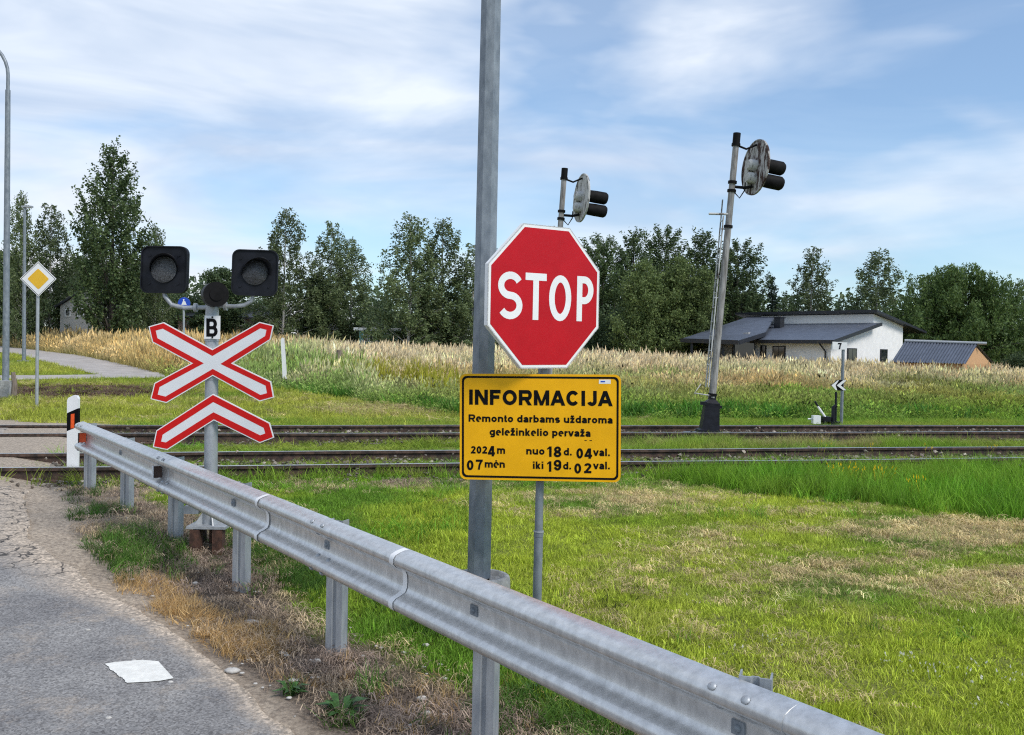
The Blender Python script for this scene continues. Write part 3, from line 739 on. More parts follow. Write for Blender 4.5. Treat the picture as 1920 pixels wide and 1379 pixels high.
def postmesh(n):
    b = gpt(n, -.03, 0); g = tz(b.x, b.y); hgt = b.z+(.012 if n < 3 else -.012 if n > 4 else -.07)-(g-.25)
    # C section with a rib, web parallel to the view
    sec = [(-.05, -.035), (-.05, .035), (-.014, .035), (-.008, .024), (.008, .024), (.014, .035), (.05, .035), (.05, -.035), (.044, -.035), (.044, .029), (.016, .029), (.01, .018), (-.01, .018), (-.016, .029), (-.044, .029), (-.044, -.035)]
    mb = MB(); dirx = Vector((-.5905, .807, 0)); diry = Vector((-.807, -.5905, 0))
    c45 = math.cos(math.radians(32)); s45 = math.sin(math.radians(32))
    ax = Vector((c45, -s45*.55, 0)).normalized(); ay = Vector((-ax.y, ax.x, 0))*-1
    mb.prism([Vector((b.x, b.y, g-.25))+ax*p[0]+ay*p[1] for p in sec], (0, 0, hgt))
    return mb
for n in (.5, 1.5, 2.5, 3.5, 4.5, 5.5, 6.5, 7.5, 8.5): postmesh(n).build('post', M['post'], gr)
def dome(mb, c, nrm, r, hgt, n=10):
    nrm = nrm.normalized(); a = nrm.orthogonal().normalized(); b = nrm.cross(a)
    rows = [[c+nrm*(hgt*math.sin(t))+(a*math.cos(2*math.pi*k/n)+b*math.sin(2*math.pi*k/n))*r*math.cos(t) for k in range(n)] for t in (0, .5, 1.0, 1.5)]
    mb.grid(rows, True, True)
def prof_at(i):
    o_, z_ = PROF[i]; p0 = PROF[max(0, i-1)]; p1 = PROF[min(len(PROF)-1, i+1)]
    tx, tz_ = p1[0]-p0[0], p1[1]-p0[1]; return o_, z_, Vector((-.807*(-tz_), -.5905*(-tz_), tx)).normalized()
for n in (2.5, 4.5, 6.5, 8.44):
    for dn in (-.045, .045):
        for i in (3, 7, 13, 17):
            o_, z_, nr = prof_at(i)
            if nr.dot(Vector((-.807, -.5905, 0))) < 0: nr = -nr
            mb = MB(); dome(mb, gpt(n+dn, o_+.004, z_), nr, .016, .009); mb.build('splice_bolt', M['galv'], gr)
for n in (1.5, 2.5, 3.5, 4.5, 5.5, 7.5):
    o_, z_, nr = prof_at(10)
    mb = MB(); Mx = Matrix((Vector((-.5905, .807, .02)), Vector((-.807, -.5905, 0)), Vector((0, 0, 1)))).transposed()
    mb.box(gpt(n+.01, o_+.006, z_+.004), (.052, .008, .045), Mx); dome(mb, gpt(n+.01, o_+.010, z_+.004), Vector((-.807, -.5905, 0)), .014, .012); mb.build('post_bolt', M['galv_pole'], gr)
for n in (5.09, 3.915):                                        # pale sealing bands round the beam
    mb = MB(); mb.grid([[gpt(n-.014, o_+.0075, z_) for o_, z_ in PROF], [gpt(n+.014, o_+.0075, z_) for o_, z_ in PROF]], True)
    mb.build('pale_band', M['whitebright'], gr, fix=False)
for n, m_, dz in ((8.44, 'reflector', 0), (6.62, 'brownref', 0)):
    o_, z_, nr = prof_at(10); Mx = Matrix((Vector((-.5905, .807, .02)), Vector((-.807, -.5905, 0)), Vector((0, 0, 1)))).transposed()
    mb = MB(); mb.box(gpt(n, o_+.045, z_), (.012, .07, .095), Mx); rf = mb.build('reflector', M[m_], gr)
    mb = MB(); mb.box(gpt(n-.004, o_+.084, z_), (.022, .008, .10), Mx); mb.box(gpt(n+.012, o_+.045, z_), (.008, .075, .10), Mx); mb.build('holder', M['white'] if m_ == 'brownref' else M['brownref'], rf)

# ------------------------------------------------------------------ white delineator at the end of the guardrail
YD = 10.75
b0 = P(135, 906, YD); bz = tz(b0.x, b0.y)
dl = thing('delineator_post', 'white road edge post with slanted black band and orange reflector', 'delineator', (b0.x, b0.y, bz))
outl = [(125, 915), (125.5, 752), (127.5, 746.5), (138, 741.5), (144, 742.5), (146.5, 748), (144.5, 915)]
mb = MB(); plate(mb, outl, YD, .05); mb.build('post', M['whitebright'], dl)
mb = MB(); plate(mb, [(125.0, 809), (125.6, 775), (146.3, 766), (145.9, 800)], YD-.002, .054); bb = mb.build('black_band', M['black'], dl)
mb = MB(); plate(mb, [(132.3, 804), (132.8, 777), (139.4, 776), (138.9, 803)], YD-.006, .005); mb.build('reflector', M['reflector'], dl)

# ------------------------------------------------------------------ crossing mast: lights, bell, B plate, cross, chevron
YM = 7.5
b0 = P(395, 1035, YM); bz = tz(b0.x, b0.y)
ms = thing('crossing_light_mast', 'grey mast on rusty steel legs with two black crossing lights and a bell', 'railway light', (b0.x, b0.y, bz))
mb = MB(); pb = P(394.5, 985, YM); pt = P(398, 566, YM); pm = P(395.5, 880, YM)
mb.tube([pb, pt], [.051, .051], 18)
mb.cyl(P(394.5, 986, YM), P(394.7, 945, YM), .058, 18)
for py in (640, 712, 792): 
    q = P(397, py, YM); mb.cyl(q, q+Vector((0, 0, .035)), .0555, 18)
mb.build('mast', M['galv'], ms)
mb = MB(); mb.box(P(397, 984, YM), (.30, .30, .02))
for a in range(4):
    d_ = Vector((math.cos(a*math.pi/2+.5), math.sin(a*math.pi/2+.5), 0)); q = pb
    mb.prism([q+d_*.05, q+d_*.13, q+d_*.05+Vector((0, 0, .12))], d_.cross(Vector((0, 0, 1)))*.008)
mb.build('base_plate', M['galv'], ms)
zt = P(397, 988, YM).z
for px, dy in ((376, -.1), (418, -.1), (383, .12), (412, .12)):
    q = P(px, 1000, YM+dy); x = q.x; y = q.y; g = tz(x, y)-.25; mb = MB(); hh = zt-g
    mb.box((x, y, g+hh/2), (.012, .09, hh)); mb.box((x-.034, y-.043, g+hh/2), (.07, .01, hh)); mb.box((x-.034, y+.043, g+hh/2), (.07, .01, hh))
    mb.build('steel_leg', M['rust'], ms)
# junction stub at the side of the base
mb = MB(); q = P(362, 955, YM); mb.box(q, (.11, .1, .06)); mb.cyl(q+Vector((-.02, -.0, .0)), q+Vector((.12, 0, .0)), .022); mb.build('cable_inlet', M['galv_pole'], ms)
# arms
for sg, xs in ((-1, ((390, 577), (345, 577.5), (322, 572), (309, 556), (307, 540))), (1, ((404, 574), (440, 575), (458, 573), (472, 565), (476, 548)))):
    mb = MB(); pp = [P(x, y, YM+.02) for x, y in xs]
    fine_ = []
    for i in range(len(pp)-1):
        for t in (0, .5): fine_.append(pp[i].lerp(pp[i+1], t))
    fine_.append(pp[-1])
    mb.tube(fine_, .0165, 10); q = P(367 if sg < 0 else 423, 577 if sg < 0 else 575, YM+.02); mb.cyl(q-Vector((.012, 0, 0)), q+Vector((.012, 0, 0)), .034, 14)
    mb.build('arm', M['galv'], ms)
def crossing_light(c, wpx, hpx, yaw, lab, lensmat):
    q = P(c[0], c[1], YM); hw = wpx/2*YM/F; hh = hpx/2*YM/F
    cy, sy = math.cos(yaw), math.sin(yaw); ux = Vector((cy, sy, 0)); nn_ = Vector((sy, -cy, 0)); up = Vector((0.018, 0, 1)).normalized()
    def f3(x, y, o=0.0): return q+ux*x+up*y+nn_*o
    ol = [(x, -y) for x, y in rrect(-hw, -hh, hw, hh, hw*.32, 6)]
    mb = MB(); mb.prism([f3(x, y) for x, y in ol], -nn_*.035)
    mb.ribbon_prism([f3(x, y, .012) for x, y in ol+ol[:1]], [f3(x*.955, y*.955, .012) for x, y in ol+ol[:1]], -nn_*.02)
    mb.cyl(f3(0, 0, -.034), f3(0, 0, -.16), hw*.62, 20)
    for sx_, sy_ in ((-1, 1), (1, 1), (-1, -1), (1, -1)): mb.cyl(f3(sx_*hw*.62, sy_*hh*.60, 0), f3(sx_*hw*.62, sy_*hh*.60, .008), .008, 8)
    bd = mb.build('light_housing', M['blackpaint'], ms)
    r = hw*.55
    mb = MB(); rows = [[f3(rr_*r*math.cos(2*math.pi*k/28), rr_*r*math.sin(2*math.pi*k/28), .012+.03*(1-rr_*rr_)) for k in range(28)] for rr_ in (1, .8, .55, .25, .02)]
    mb.grid(rows, True, True); mb.build('lens', lensmat, bd)
    mb = MB(); rows = []
    for k in range(21):
        a = math.radians(-8+196*k/20); dep = .13*(.25+.75*max(0, math.sin(a))**.8)
        rows.append([f3((r+.006)*math.cos(a), (r+.006)*math.sin(a), 0), f3((r+.012)*math.cos(a)+dep*.35, (r+.01)*math.sin(a)+dep*.02, dep),
                     f3((r+.017)*math.cos(a)+dep*.35, (r+.016)*math.sin(a)+dep*.02, dep), f3((r+.012)*math.cos(a), (r+.012)*math.sin(a), 0)])
    mb.grid(rows, True); mb.build('visor', M['blackpaint'], bd)
    return bd
M['lensgrey'] = mat('grey_lens', (.10, .10, .105), .2, var=.5, scale=90, bump=.7, bscale=150)
crossing_light((308, 506), 89, 88, math.radians(-3), None, M['lensgrey'])
crossing_light((478, 512), 84, 86, math.radians(9), None, M['lens'])
# bell
mb = MB(); q = P(402, 553, YM-.08); dv = Vector((.48, -.88, 0)).normalized()
mb.tube([q-dv*.075, q-dv*.05, q+dv*.06], [.06, .094, .094], 26)
bl = mb.build('bell', M['blackpaint'], ms)
mb = MB(); a_ = q+dv*.0602; mb.tube([a_, a_+dv*.012], [.096, .096], 26); mb.cyl(a_+dv*.0, a_+dv*.02, .05, 18); mb.build('bell_face', M['hood'], bl)
# B plate
mb = MB(); bq = [(383.5, 592), (413, 592.5), (412.5, 636), (382.5, 635.5)]
plate(mb, bq, YM-.062, .006); mb.build('letter_plate', M['whitebright'], ms)
mb = MB()
letter(mb, 'B', .62, .18, lambda gx_, gy_: P(387+gx_*34, 631.5-gy_*34, YM-.062), Vector((0, -1, 0)), .002)
for px, py in ((398, 595), (398, 633)): mb.cyl(P(px, py, YM-.062), P(px, py, YM-.070), .007, 8)
mb.build('letter', M['black'], ms)
# St Andrew's cross
ctr = (397.5, 681.5)
YC = YM-.068
pts = [(279.5, 613.5), (307, 605.5), (398, 657), (486, 604.5), (513.5, 612), (507, 637.5), (438, 682), (513, 741), (513.5, 745), (487, 752.5), (398, 706), (307, 756), (282.5, 748.5), (289, 721.5), (356, 682.5), (287.5, 640)]
pts = [(278.5, 612.5), (306.5, 604.5), (398, 655), (486.5, 604), (513, 610.5), (507, 637.5), (436.5, 681.5), (508, 716), (513.5, 745.5), (487, 753), (399, 705), (312, 756), (282, 748.5), (289.5, 718.5), (358.5, 681.5), (285.5, 642)]
cs = thing('crossing_cross', 'white and red X-shaped railway crossing sign on the light mast', 'road sign', P(397, 756, YC))
mb = MB(); plate(mb, pts, YC, .016); mb.build('plate', M['whitebright'], cs)
i1 = inset(pts, 1.9); i2 = inset(pts, 11.2)
mb = MB(); ringplate(mb, i1, i2, YC-.0016, .003); mb.build('red_border', M['redorange'], cs)
mb = MB(); plate(mb, inset(pts, 11.0), YC-.0008, .002); mb.build('white_field', M['white'], cs)
# lower chevron
pv = [(288, 836), (293, 808.5), (398, 739), (506, 794), (513.5, 820.5), (486.5, 831), (401, 787), (312, 843.5), (286, 838.5)]
pv = [(286.5, 838.5), (293, 807.5), (399, 739), (505.5, 793.5), (513.5, 821), (487, 831), (401, 788.5), (313.5, 844)]
cv = thing('crossing_chevron', 'white and red half-cross sign, an upturned V, below the X on the mast', 'road sign', P(399, 843, YC))
mb = MB(); plate(mb, pv, YC-.004, .016); mb.build('plate', M['whitebright'], cv)
mb = MB(); ringplate(mb, inset(pv, 1.8), inset(pv, 13.2), YC-.0056, .003); mb.build('red_border', M['redorange'], cv)
mb = MB(); plate(mb, inset(pv, 13.0), YC-.0048, .002); mb.build('white_field', M['white'], cv)
for py, w_ in ((672, cs), (776, cv)):
    mb = MB(); mb.box(P(397.5, py, YM-.056), (.16, .012, .03)); mb.build('bracket', M['galv'], w_)

# ------------------------------------------------------------------ two leaning railway signals
def signal(px, Yb, top, base_y, label, labp, platemat, scale=1.0, pole_px=None):
    b0 = P(px, base_y, Yb); g = tz(b0.x, b0.y)
    t = thing('railway_signal', label, 'railway signal', (b0.x, b0.y, b0.z), 'old leaning railway signals')
    tip = P(top[0], top[1], Yb)
    ax = (tip-b0).normalized(); hgt = (tip-b0).length
    rt = Vector((0, 1, 0)).cross(ax).normalized(); fw = ax.cross(rt)      # right, away
    def q(x, y, z): return b0+rt*x+fw*y+ax*z
    # pedestal
    mb = MB()
    lv = [(.22, 0), (.22, .05), (.165, .07), (.135, .48), (.135, .56), (.065, .63), (.065, .70)]
    mb.grid([[q(r*sx, r*sy*.9, z) for sx, sy in ((-1, -1), (1, -1), (1, 1), (-1, 1))] for r, z in lv], False, True)
    mb.box(q(-.17, -.1, .55), (.12, .06, .06)); mb.box(q(.17, 0, .5), (.05, .1, .05))
    mb.build('pedestal', M['blackpaint'], t)
    mb = MB(); mb.box((b0.x, b0.y, g+(b0.z-g)/2-.1), (.85, .7, (b0.z-g)+.2-.004)); mb.build('concrete_pad', M['concrete'], t)
    mb = MB(); mb.tube([q(0, 0, .66), q(0, 0, hgt*.5), q(0, 0, hgt-.15)], [.068, .063, .057], 14); mb.build('pole', M['palepole'], t)
    mb = MB(); mb.tube([q(0, 0, hgt-.2), q(0, 0, hgt)], [.07, .07], 14); mb.build('pole_cap', M['hood'], t)
    for zz in (hgt-.22, hgt-.92, hgt-1.08, hgt-1.75, .72):
        mb = MB(); mb.tube([q(0, 0, zz-.025), q(0, 0, zz+.025)], [.082, .082], 14); mb.build('clamp', M['hood'], t)
    # head: oval backboard facing along the line to the right
    pn = Vector((math.cos(math.radians(15)), math.sin(math.radians(15)), 0)); pn = (pn-ax*pn.dot(ax)+ax*(-.02)).normalized()
    pu = ax.cross(pn).normalized()                    # horizontal in board plane
    hc = q(.40, .02, hgt-.60)
    def h(u, v, o=0.0): return hc+pu*u+ax*v+pn*o
    ow, oh = .50, .52
    mb = MB(); ol = [(ow*math.cos(2*math.pi*k/36), oh*math.sin(2*math.pi*k/36)) for k in range(36)]
    mb.prism([h(u, v) for u, v in ol], pn*.025)
    mb.ribbon_prism([h(u, v, -.012) for u, v in ol+ol[:1]], [h(u*.94, v*.95, -.012) for u, v in ol+ol[:1]], pn*.02)
    bd = mb.build('backboard', platemat, t)
    mb = MB()
    for vz in (.03, -.21):
        mb.tube([h(-.02, vz, -.16), h(-.02, vz, -.13), h(-.02, vz, 0)], [.07, .10, .105], 18)
    mb.box(h(.15, -.1, -.05), (.08, .16, .5), Matrix((pn, pu, ax)).transposed())
    mb.build('lamp_casing', M['peeling'], bd)
    for vz in (.06, -.22):
        mb = MB(); rows = []
        n = 20
        a0 = h(0, vz, .02)
        mb.tube([h(-.05, vz, .02), h(-.05, vz-.005, .3), h(-.05, vz-.012, .52), h(-.05, vz-.015, .56)], [.120, .132, .132, .105], 20)
        mb.build('hood', M['hood'], bd)
    mb = MB()
    mb.tube([q(0, 0, hgt-.22), q(.2, 0, hgt-.28), h(0, .42, -.01)], .02, 8); mb.build('mounting_arm', M['hood'], t); mb = MB(); mb.tube([q(0, 0, hgt-1.0), q(.25, 0, hgt-1.0), h(0, -.36, -.02)], .028, 8); mb.build('mounting_arm', M['hood'], t); mb = MB()
    mb.tube([q(.05, 0, hgt-1.1), q(.16, 0, hgt-1.2), q(.24, 0, hgt-1.05), q(.24, 0, hgt-.9)], .012, 6)
    mb.build('cable', M['hood'], t)
    # ladder
    mb = MB()
    lx = -.13
    for dy in (-.11, .11): mb.tube([q(lx+.015, dy, .85), q(lx, dy, hgt*.78 if dy > 0 else hgt*.72)], .014, 6)
    for k in range(13):
        z = 1.0+k*.27
        if z < hgt*.72: mb.tube([q(lx, -.11, z), q(lx, .11, z)], .01, 6)
    mb.tube([q(lx-.26, -.03, hgt*.725), q(lx+.16, -.03, hgt*.73)], .022, 6)
    mb.tube([q(lx-.1, 0, .9), q(lx-.22, -.05, .72), q(lx+.1, -.05, .70)], .014, 6)
    for z in (hgt*.45, hgt*.68, 1.4): mb.tube([q(lx, 0, z), q(0, 0, z)], .014, 6)
    mb.build('ladder', M['peeling'], t)
    return t
signal(1329, 18.0, (1382, 250), 812, 'leaning railway signal with rust-streaked oval board on a black pedestal', None, M['rustplate'])
signal(1022, 20.6, (1059, 316), 803, 'leaning railway signal with whitish oval board, rising behind the STOP sign', None, M['peeling'])

# ------------------------------------------------------------------ small trackside signs
Y7 = 21.6
b0 = P(1577, 800, Y7)
t = thing('number_sign', 'white plate numbered 7 on a thin grey post behind the tracks', 'sign', (b0.x, b0.y, tz(b0.x, b0.y)))
mb = MB(); mb.cyl(P(1577, 812, Y7), P(1581, 655, Y7), .035, 10); mb.build('post', M['galv_pole'], t)
mb = MB(); plate(mb, [(1561, 641), (1589, 642.5), (1588, 656), (1561, 655.5)], Y7-.05, .01); pl = mb.build('number_plate', M['whitebright'], t)
mb = MB(); letter(mb, '7', .58, .2, lambda gx_, gy_: P(1571.5+gx_*11, 654.8-gy_*11.5, Y7-.05), Vector((0, -1, 0)), .008); mb.build('numeral', M['black'], pl)
YV = 21.2
b0 = P(1567, 795, YV); g = tz(b0.x, b0.y)
t = thing('points_lever', 'hand points lever with white weight, black frame and double white chevron target', 'points lever', (b0.x, b0.y, g))
mb = MB(); mb.tube([P(1566.5, 800, YV), P(1567.5, 735, YV)], .024, 8); mb.tube([P(1562, 795, YV), P(1563, 764, YV), P(1568, 761, YV)], .045, 8); mb.build('target_post', M['blackpaint'], t)
mb = MB()
for k in (0, 10): plate(mb, [(1559+k, 723), (1571+k, 713.5), (1577+k if k else 1573, 713.5), (1566.5+k, 723), (1577+k if k else 1570, 732), (1571+k if k else 1567.5, 732)], YV-.045, .008)
tg = mb.build('chevron', M['whitebright'], t)
mb = MB(); plate(mb, [(1557.5, 723), (1570, 712.6), (1582, 712.6), (1581, 733), (1570, 732.6)], YV-.035, .006); mb.build('target_back', M['black'], tg)
mb = MB(); mb.tube([P(1528, 753, YV), P(1534, 763, YV)], .022, 8); mb.build('handle', M['blackpaint'], t)
mb = MB(); mb.tube([P(1533, 762, YV), P(1547, 782, YV)], .024, 8); mb.build('lever', M['whitebright'], t)
mb = MB(); mb.box(P(1530, 787, YV-.1), (.16, .16, .18)); mb.tube([P(1515, 786, YV-.1), P(1524, 786, YV-.1)], .02, 8); mb.build('weight', M['whitebright'], t)
mb = MB(); mb.tube([P(1536, 789, YV), P(1552, 789, YV)], .035, 8); mb.box(P(1549, 790, YV), (.16, .2, .2)); mb.box(P(1560, 794, YV), (.3, .2, .08)); mb.build('frame', M['blackpaint'], t)

# ------------------------------------------------------------------ left side: lamps, priority sign, blue sign, markers
YP = 22.4
b0 = P(69, 762, YP); g = tz(b0.x, b0.y)
t = thing('priority_sign', 'white and yellow diamond priority road sign on a grey tube', 'road sign', (b0.x, b0.y, g))
mb = MB(); mb.cyl(Vector((b0.x, b0.y, g-.1)), P(71.5, 500, YP), .038, 12); mb.build('post', M['galv'], t)
mb = MB(); dm = [(71.5, 490.5), (105.5, 523.5), (72, 556.5), (37.5, 523)]; plate(mb, dm, YP-.06, .015); mb.build('plate', M['whitebright'], t)
mb = MB(); ringplate(mb, inset(dm, 1.2), inset(dm, 2.0), YP-.062, .003); mb.build('border', M['black'], t)
mb = MB(); plate(mb, quad_rrect(inset(dm, 9.5), 2.5), YP-.064, .004); mb.build('yellow_field', M['signyellow'], t)

def lamp(px, base_y, Yb, top_y, label, arm, r0):
    b0 = P(px, base_y, Yb); g = tz(b0.x, b0.y)
    t = thing('street_lamp', label, 'street lamp', (b0.x, b0.y, g), 'street lamps by the far path')
    tp = P(px+5 if arm > 1 else px+1, top_y, Yb); tp = Vector((tp.x, b0.y, tp.z))
    a = Vector((b0.x, b0.y, g-.1)); mid = a.lerp(tp, .86)
    mb = MB(); mb.tube([a, a.lerp(tp, .5), mid], [r0, r0*.85, r0*.72], 12); mb.build('pole', M['galv_pole'], t)
    mb = MB(); pts = [mid]
    for k in range(9):
        th = math.radians(90*k/8); R_ = arm*.55
        pts.append(Vector((mid.x-R_*(1-math.cos(th)), mid.y, tp.z-R_+R_*math.sin(th)+0)))
    pts.append(Vector((mid.x-arm, mid.y, tp.z+.03)))
    mb.tube(pts, r0*.5, 10); mb.build('arm', M['galv_pole'], t)
    mb = MB(); mb.box(Vector((mid.x-arm-.25, mid.y, tp.z+.02)), (.6, .24, .1)); mb.build('lamp_head', M['galv'], t)
    return t
lm1 = lamp(10.5, 745, 25.0, 74, 'tall grey street lamp with curved arm, cut off by the left edge', 1.7, .088)
mb = MB(); q = P(8, 737, 24.75); mb.box(Vector((q.x, q.y, tz(q.x, q.y)+.18)), (.42, .4, .5)); mb.build('concrete_base', M['concrete'], lm1)
YF = 46
b0 = P(45, 672, YF); g = tz(b0.x, b0.y)
t = thing('street_lamp', 'slim straight lamp post at the edge of the far path', 'street lamp', (b0.x, b0.y, g), 'street lamps by the far path')
mb = MB(); mb.tube([Vector((b0.x, b0.y, g-.1)), P(46.5, 390, YF)], [.095, .06], 10); mb.build('pole', M['galv_pole'], t)
mb = MB(); mb.box(P(51, 388, YF), (.5, .2, .08)); mb.build('lamp_head', M['galv'], t)
mb = MB(); mb.box((b0.x, b0.y, g+.04), (.45, .45, .12)); mb.build('concrete_base', M['concrete'], t)

YB = 40.0
b0 = P(345, 700, YB); g = tz(b0.x, b0.y)
t = thing('blue_path_sign', 'round blue sign with white walking figures on a thin post', 'road sign', (b0.x, b0.y, g))
mb = MB(); mb.cyl(Vector((b0.x, b0.y, g-.1)), P(344.5, 562, YB), .04, 10); mb.build('post', M['galv'], t)
mb = MB(); q = P(345, 569.5, YB-.06); mb.cyl(q, q+Vector((0, .02, 0)), .26, 28); mb.build('plate', M['blue'], t)
mb = MB(); YQ = YB-.064
mb.cyl(P(345, 563, YQ), P(345, 563, YQ+.004), .045, 12); plate(mb, [(343, 565), (347, 565), (350, 572), (340, 572)], YQ, .003)
plate(mb, [(340, 574.5), (344, 574.5), (344, 576), (340, 576)], YQ, .003); plate(mb, [(346.5, 574.5), (350.5, 574.5), (350.5, 576), (346.5, 576)], YQ, .003); mb.build('figures', M['whitebright'], t)

YW = 31.6
b0 = P(533, 727, YW); g = tz(b0.x, b0.y)
t = thing('marker_post', 'leaning white marker post with dark foot at the edge of the tall grass', 'marker post', (b0.x, b0.y, g))
mb = MB(); plate(mb, [(530, 712), (526.2, 637), (528.5, 633.5), (531.5, 634.5), (537.2, 711)], YW, .12); mb.build('shaft', M['whitebright'], t)
mb = MB(); plate(mb, [(531, 732), (530, 711), (537.4, 710.5), (538.5, 732)], YW-.006, .13); mb.build('foot', M['blackpaint'], t)
b0 = P(25, 760, 24.3); g = tz(b0.x, b0.y)
mb = MB()
mb.tube([(b0.x, b0.y, g-.1), (b0.x+.03, b0.y, g+.35), (b0.x-.01, b0.y, g+.68)], [.085, .07, .05], 7, smooth=False)
o = mb.build('wooden_stake', M['wood'], None, (b0.x, b0.y, g)); tag(o, 'weathered wooden stake standing beside the base of the left lamp', 'stake')
b0 = P(634, 700, 36.0); g = tz(b0.x, b0.y)
mb = MB(); mb.tube([(b0.x, b0.y, g-.1), (b0.x+.01, b0.y, g+.8), (b0.x+.02, b0.y, 1.75-(656-653)*0-(.06))], [.10, .09, .085], 7, smooth=False)
o = mb.build('wooden_post', M['wood'], None, (b0.x, b0.y, g)); tag(o, 'short old brown post standing in the tall straw grass', 'post')

# ------------------------------------------------------------------ white house on the right
def cxp(v): return 1260+v/2.909
def cyp(v): return 430+v/2.909
HV = Vector((.75, .661, 0)); HU = Vector((-.661, .75, 0))          # along the gable end / along the long side
hc = P(1557, 690, 62.0); hb = tz(hc.x, hc.y)-.3
hs = thing('white_house', 'white bungalow with two offset dark mono-pitch roofs beyond the tall grass', 'house', (hc.x, hc.y, hb))
def hp(v, u, z): return Vector((hc.x, hc.y, hb))+HV*v+HU*u+Vector((0, 0, z))
zE = P(1557, 634.5, 62).z-hb-.1; WD = 9.6
def zoff(px, py, Y): return P(px, py, Y).z-hb
vP = 5.4; YPk = 62+.661*vP
zLow = zoff(1634, 607, YPk)-.05; zTop = zoff(1634, 586, YPk); zR = zoff(1678, 611, 62+.661*WD)
LEN = 9.0
mb = MB()
gab = [(0, 0), (WD, 0), (WD, zR), (vP, zTop-.12), (vP, zLow), (0, zE)]
mb.prism([hp(v, 0, z) for v, z in gab], HU*LEN)
mb.prism([hp(1.2, LEN, 0), hp(WD, LEN, 0), hp(WD, LEN, zE), hp(1.2, LEN, zE-.2)], HU*6.0)
hw = mb.build('wall', M['wall'], hs)
def slab(mb, a, b, c, d, th):
    mb.prism([a, b, c, d], (0, 0, th))
mb = MB(); sl = (zLow-zE)/vP
slab(mb, hp(-.75, -.6, zE-.75*sl+.02), hp(vP-.02, -.6, zLow+.0), hp(vP-.02, LEN+.0, zLow), hp(-.75, LEN+.0, zE-.75*sl+.02), .10)
lr = mb.build('roof', M['slate'], hs)
mb = MB()
for va, vb in ((-.79, -.752),):
    mb.prism([hp(va, -.62, zE+va*sl-.1), hp(vb, -.62, zE+vb*sl-.1), hp(vb, -.62, zE+vb*sl+.14), hp(va, -.62, zE+va*sl+.14)], HU*(LEN+.62))
mb.prism([hp(-.79, -.605, zE-.79*sl-.1), hp(vP, -.605, zLow-.1), hp(vP, -.605, zLow+.12), hp(-.79, -.605, zE-.79*sl+.14)], HU*-.04)
mb.build('fascia', M['fascia'], lr)
mb = MB(); sr_ = (zR-zTop)/(WD-vP)
slab(mb, hp(vP-.5, -.5, zTop-.5*sr_*0), hp(WD+2.6, -.5, zR+2.6*sr_), hp(WD+2.6, LEN+2.0, zR+2.6*sr_), hp(vP-.5, LEN+2.0, zTop), .16)
mb.build('upper_roof', M['fascia'], hs)
# left wing roof, hipped down to a low eave over a porch
E1, E2, VV, R2, R1 = P(1277, 639, 66), P(1385, 643, 61.5), P(1434, 627.5, 66.2), P(1452, 598, 71), P(1404, 597, 73)
mb = MB(); up = Vector((0, 0, .12))
vs = [E1, E2, VV, R2, R1]; k = len(vs)
E1b = E1+Vector((4, 9, .3)); vs = [E1, E2, VV, R2, R1, E1b]
mb.add(vs+[p+up for p in vs], [(6, 7, 8, 9), (6, 9, 10), (6, 10, 11), (0, 3, 2, 1), (0, 4, 3), (0, 5, 4), (0, 1, 7, 6), (1, 2, 8, 7), (2, 3, 9, 8), (3, 4, 10, 9), (4, 5, 11, 10), (5, 0, 6, 11)])
wr = mb.build('wing_roof', M['slate'], hs)
mb = MB()
for a, b in ((E1, E2), (E2, VV)):
    d_ = (b-a).normalized(); nn_ = Vector((d_.y, -d_.x, 0))
    mb.prism([a-Vector((0, 0, .12))+nn_*.02, b-Vector((0, 0, .12))+nn_*.02, b+Vector((0, 0, .16))+nn_*.02, a+Vector((0, 0, .16))+nn_*.02], nn_*.05)
mb.build('fascia', M['fascia'], wr)
mb = MB()
w0 = P(1402, 690, 66.0); w1 = P(1345, 690, 68.5); w2 = P(1290, 690, 70); z0 = hb
mb.prism([Vector((w0.x, w0.y, z0)), Vector((w1.x, w1.y, z0)), Vector((w1.x, w1.y, 3.2)), Vector((w0.x, w0.y, 3.4))], (1.5, 3, 0))
mb.prism([Vector((w1.x, w1.y, z0)), Vector((w2.x, w2.y, z0)), Vector((w2.x, w2.y, 2.8)), Vector((w1.x, w1.y, 2.8))], (1.5, 3, 0))
mb.build('wing_wall', M['creamwall'], hs)
for px, Yc in ((1296, 65.3), (1355, 63.3)):
    q = P(px, 690, Yc); mb = MB(); mb.box((q.x, q.y, (hb+E1.z-.05)/2), (.16, .16, E1.z-.1-hb)); mb.build('porch_column', M['fascia'], hs)
def house_window(v, u, z0, z1, wd, face):
    d_ = HV if face == 'g' else HU; nrm_ = -HU if face == 'g' else -HV
    base_ = hp(v, u, 0)
    mb = MB(); mb.box(base_+nrm_*.02+Vector((0, 0, (z0+z1)/2)), (wd+.12, .1, z1-z0+.12), Matrix((d_, nrm_, Vector((0, 0, 1)))).transposed())
    f_ = mb.build('window', M['fascia'], hs)
    mb = MB()
    for k in (-1, 1): mb.box(base_+nrm_*.06+d_*(k*wd/4)+Vector((0, 0, (z0+z1)/2)), (wd/2-.05, .04, z1-z0), Matrix((d_, nrm_, Vector((0, 0, 1)))).transposed())
    mb.build('pane', M['glass'], f_)
zw = zoff(1595, 655, 64)
def v_of(px):          # position along the gable end seen at column px
    k = (px-960)/F; return (k*hc.y-hc.x)/(HV.x-k*HV.y)
def u_of(px):
    k = (px-960)/F; return (k*hc.y-hc.x)/(HU.x-k*HU.y)
va, vb = v_of(1588), v_of(1603.5); house_window((va+vb)/2, 0, zw-1.9, zw-.0, vb-va, 'g')
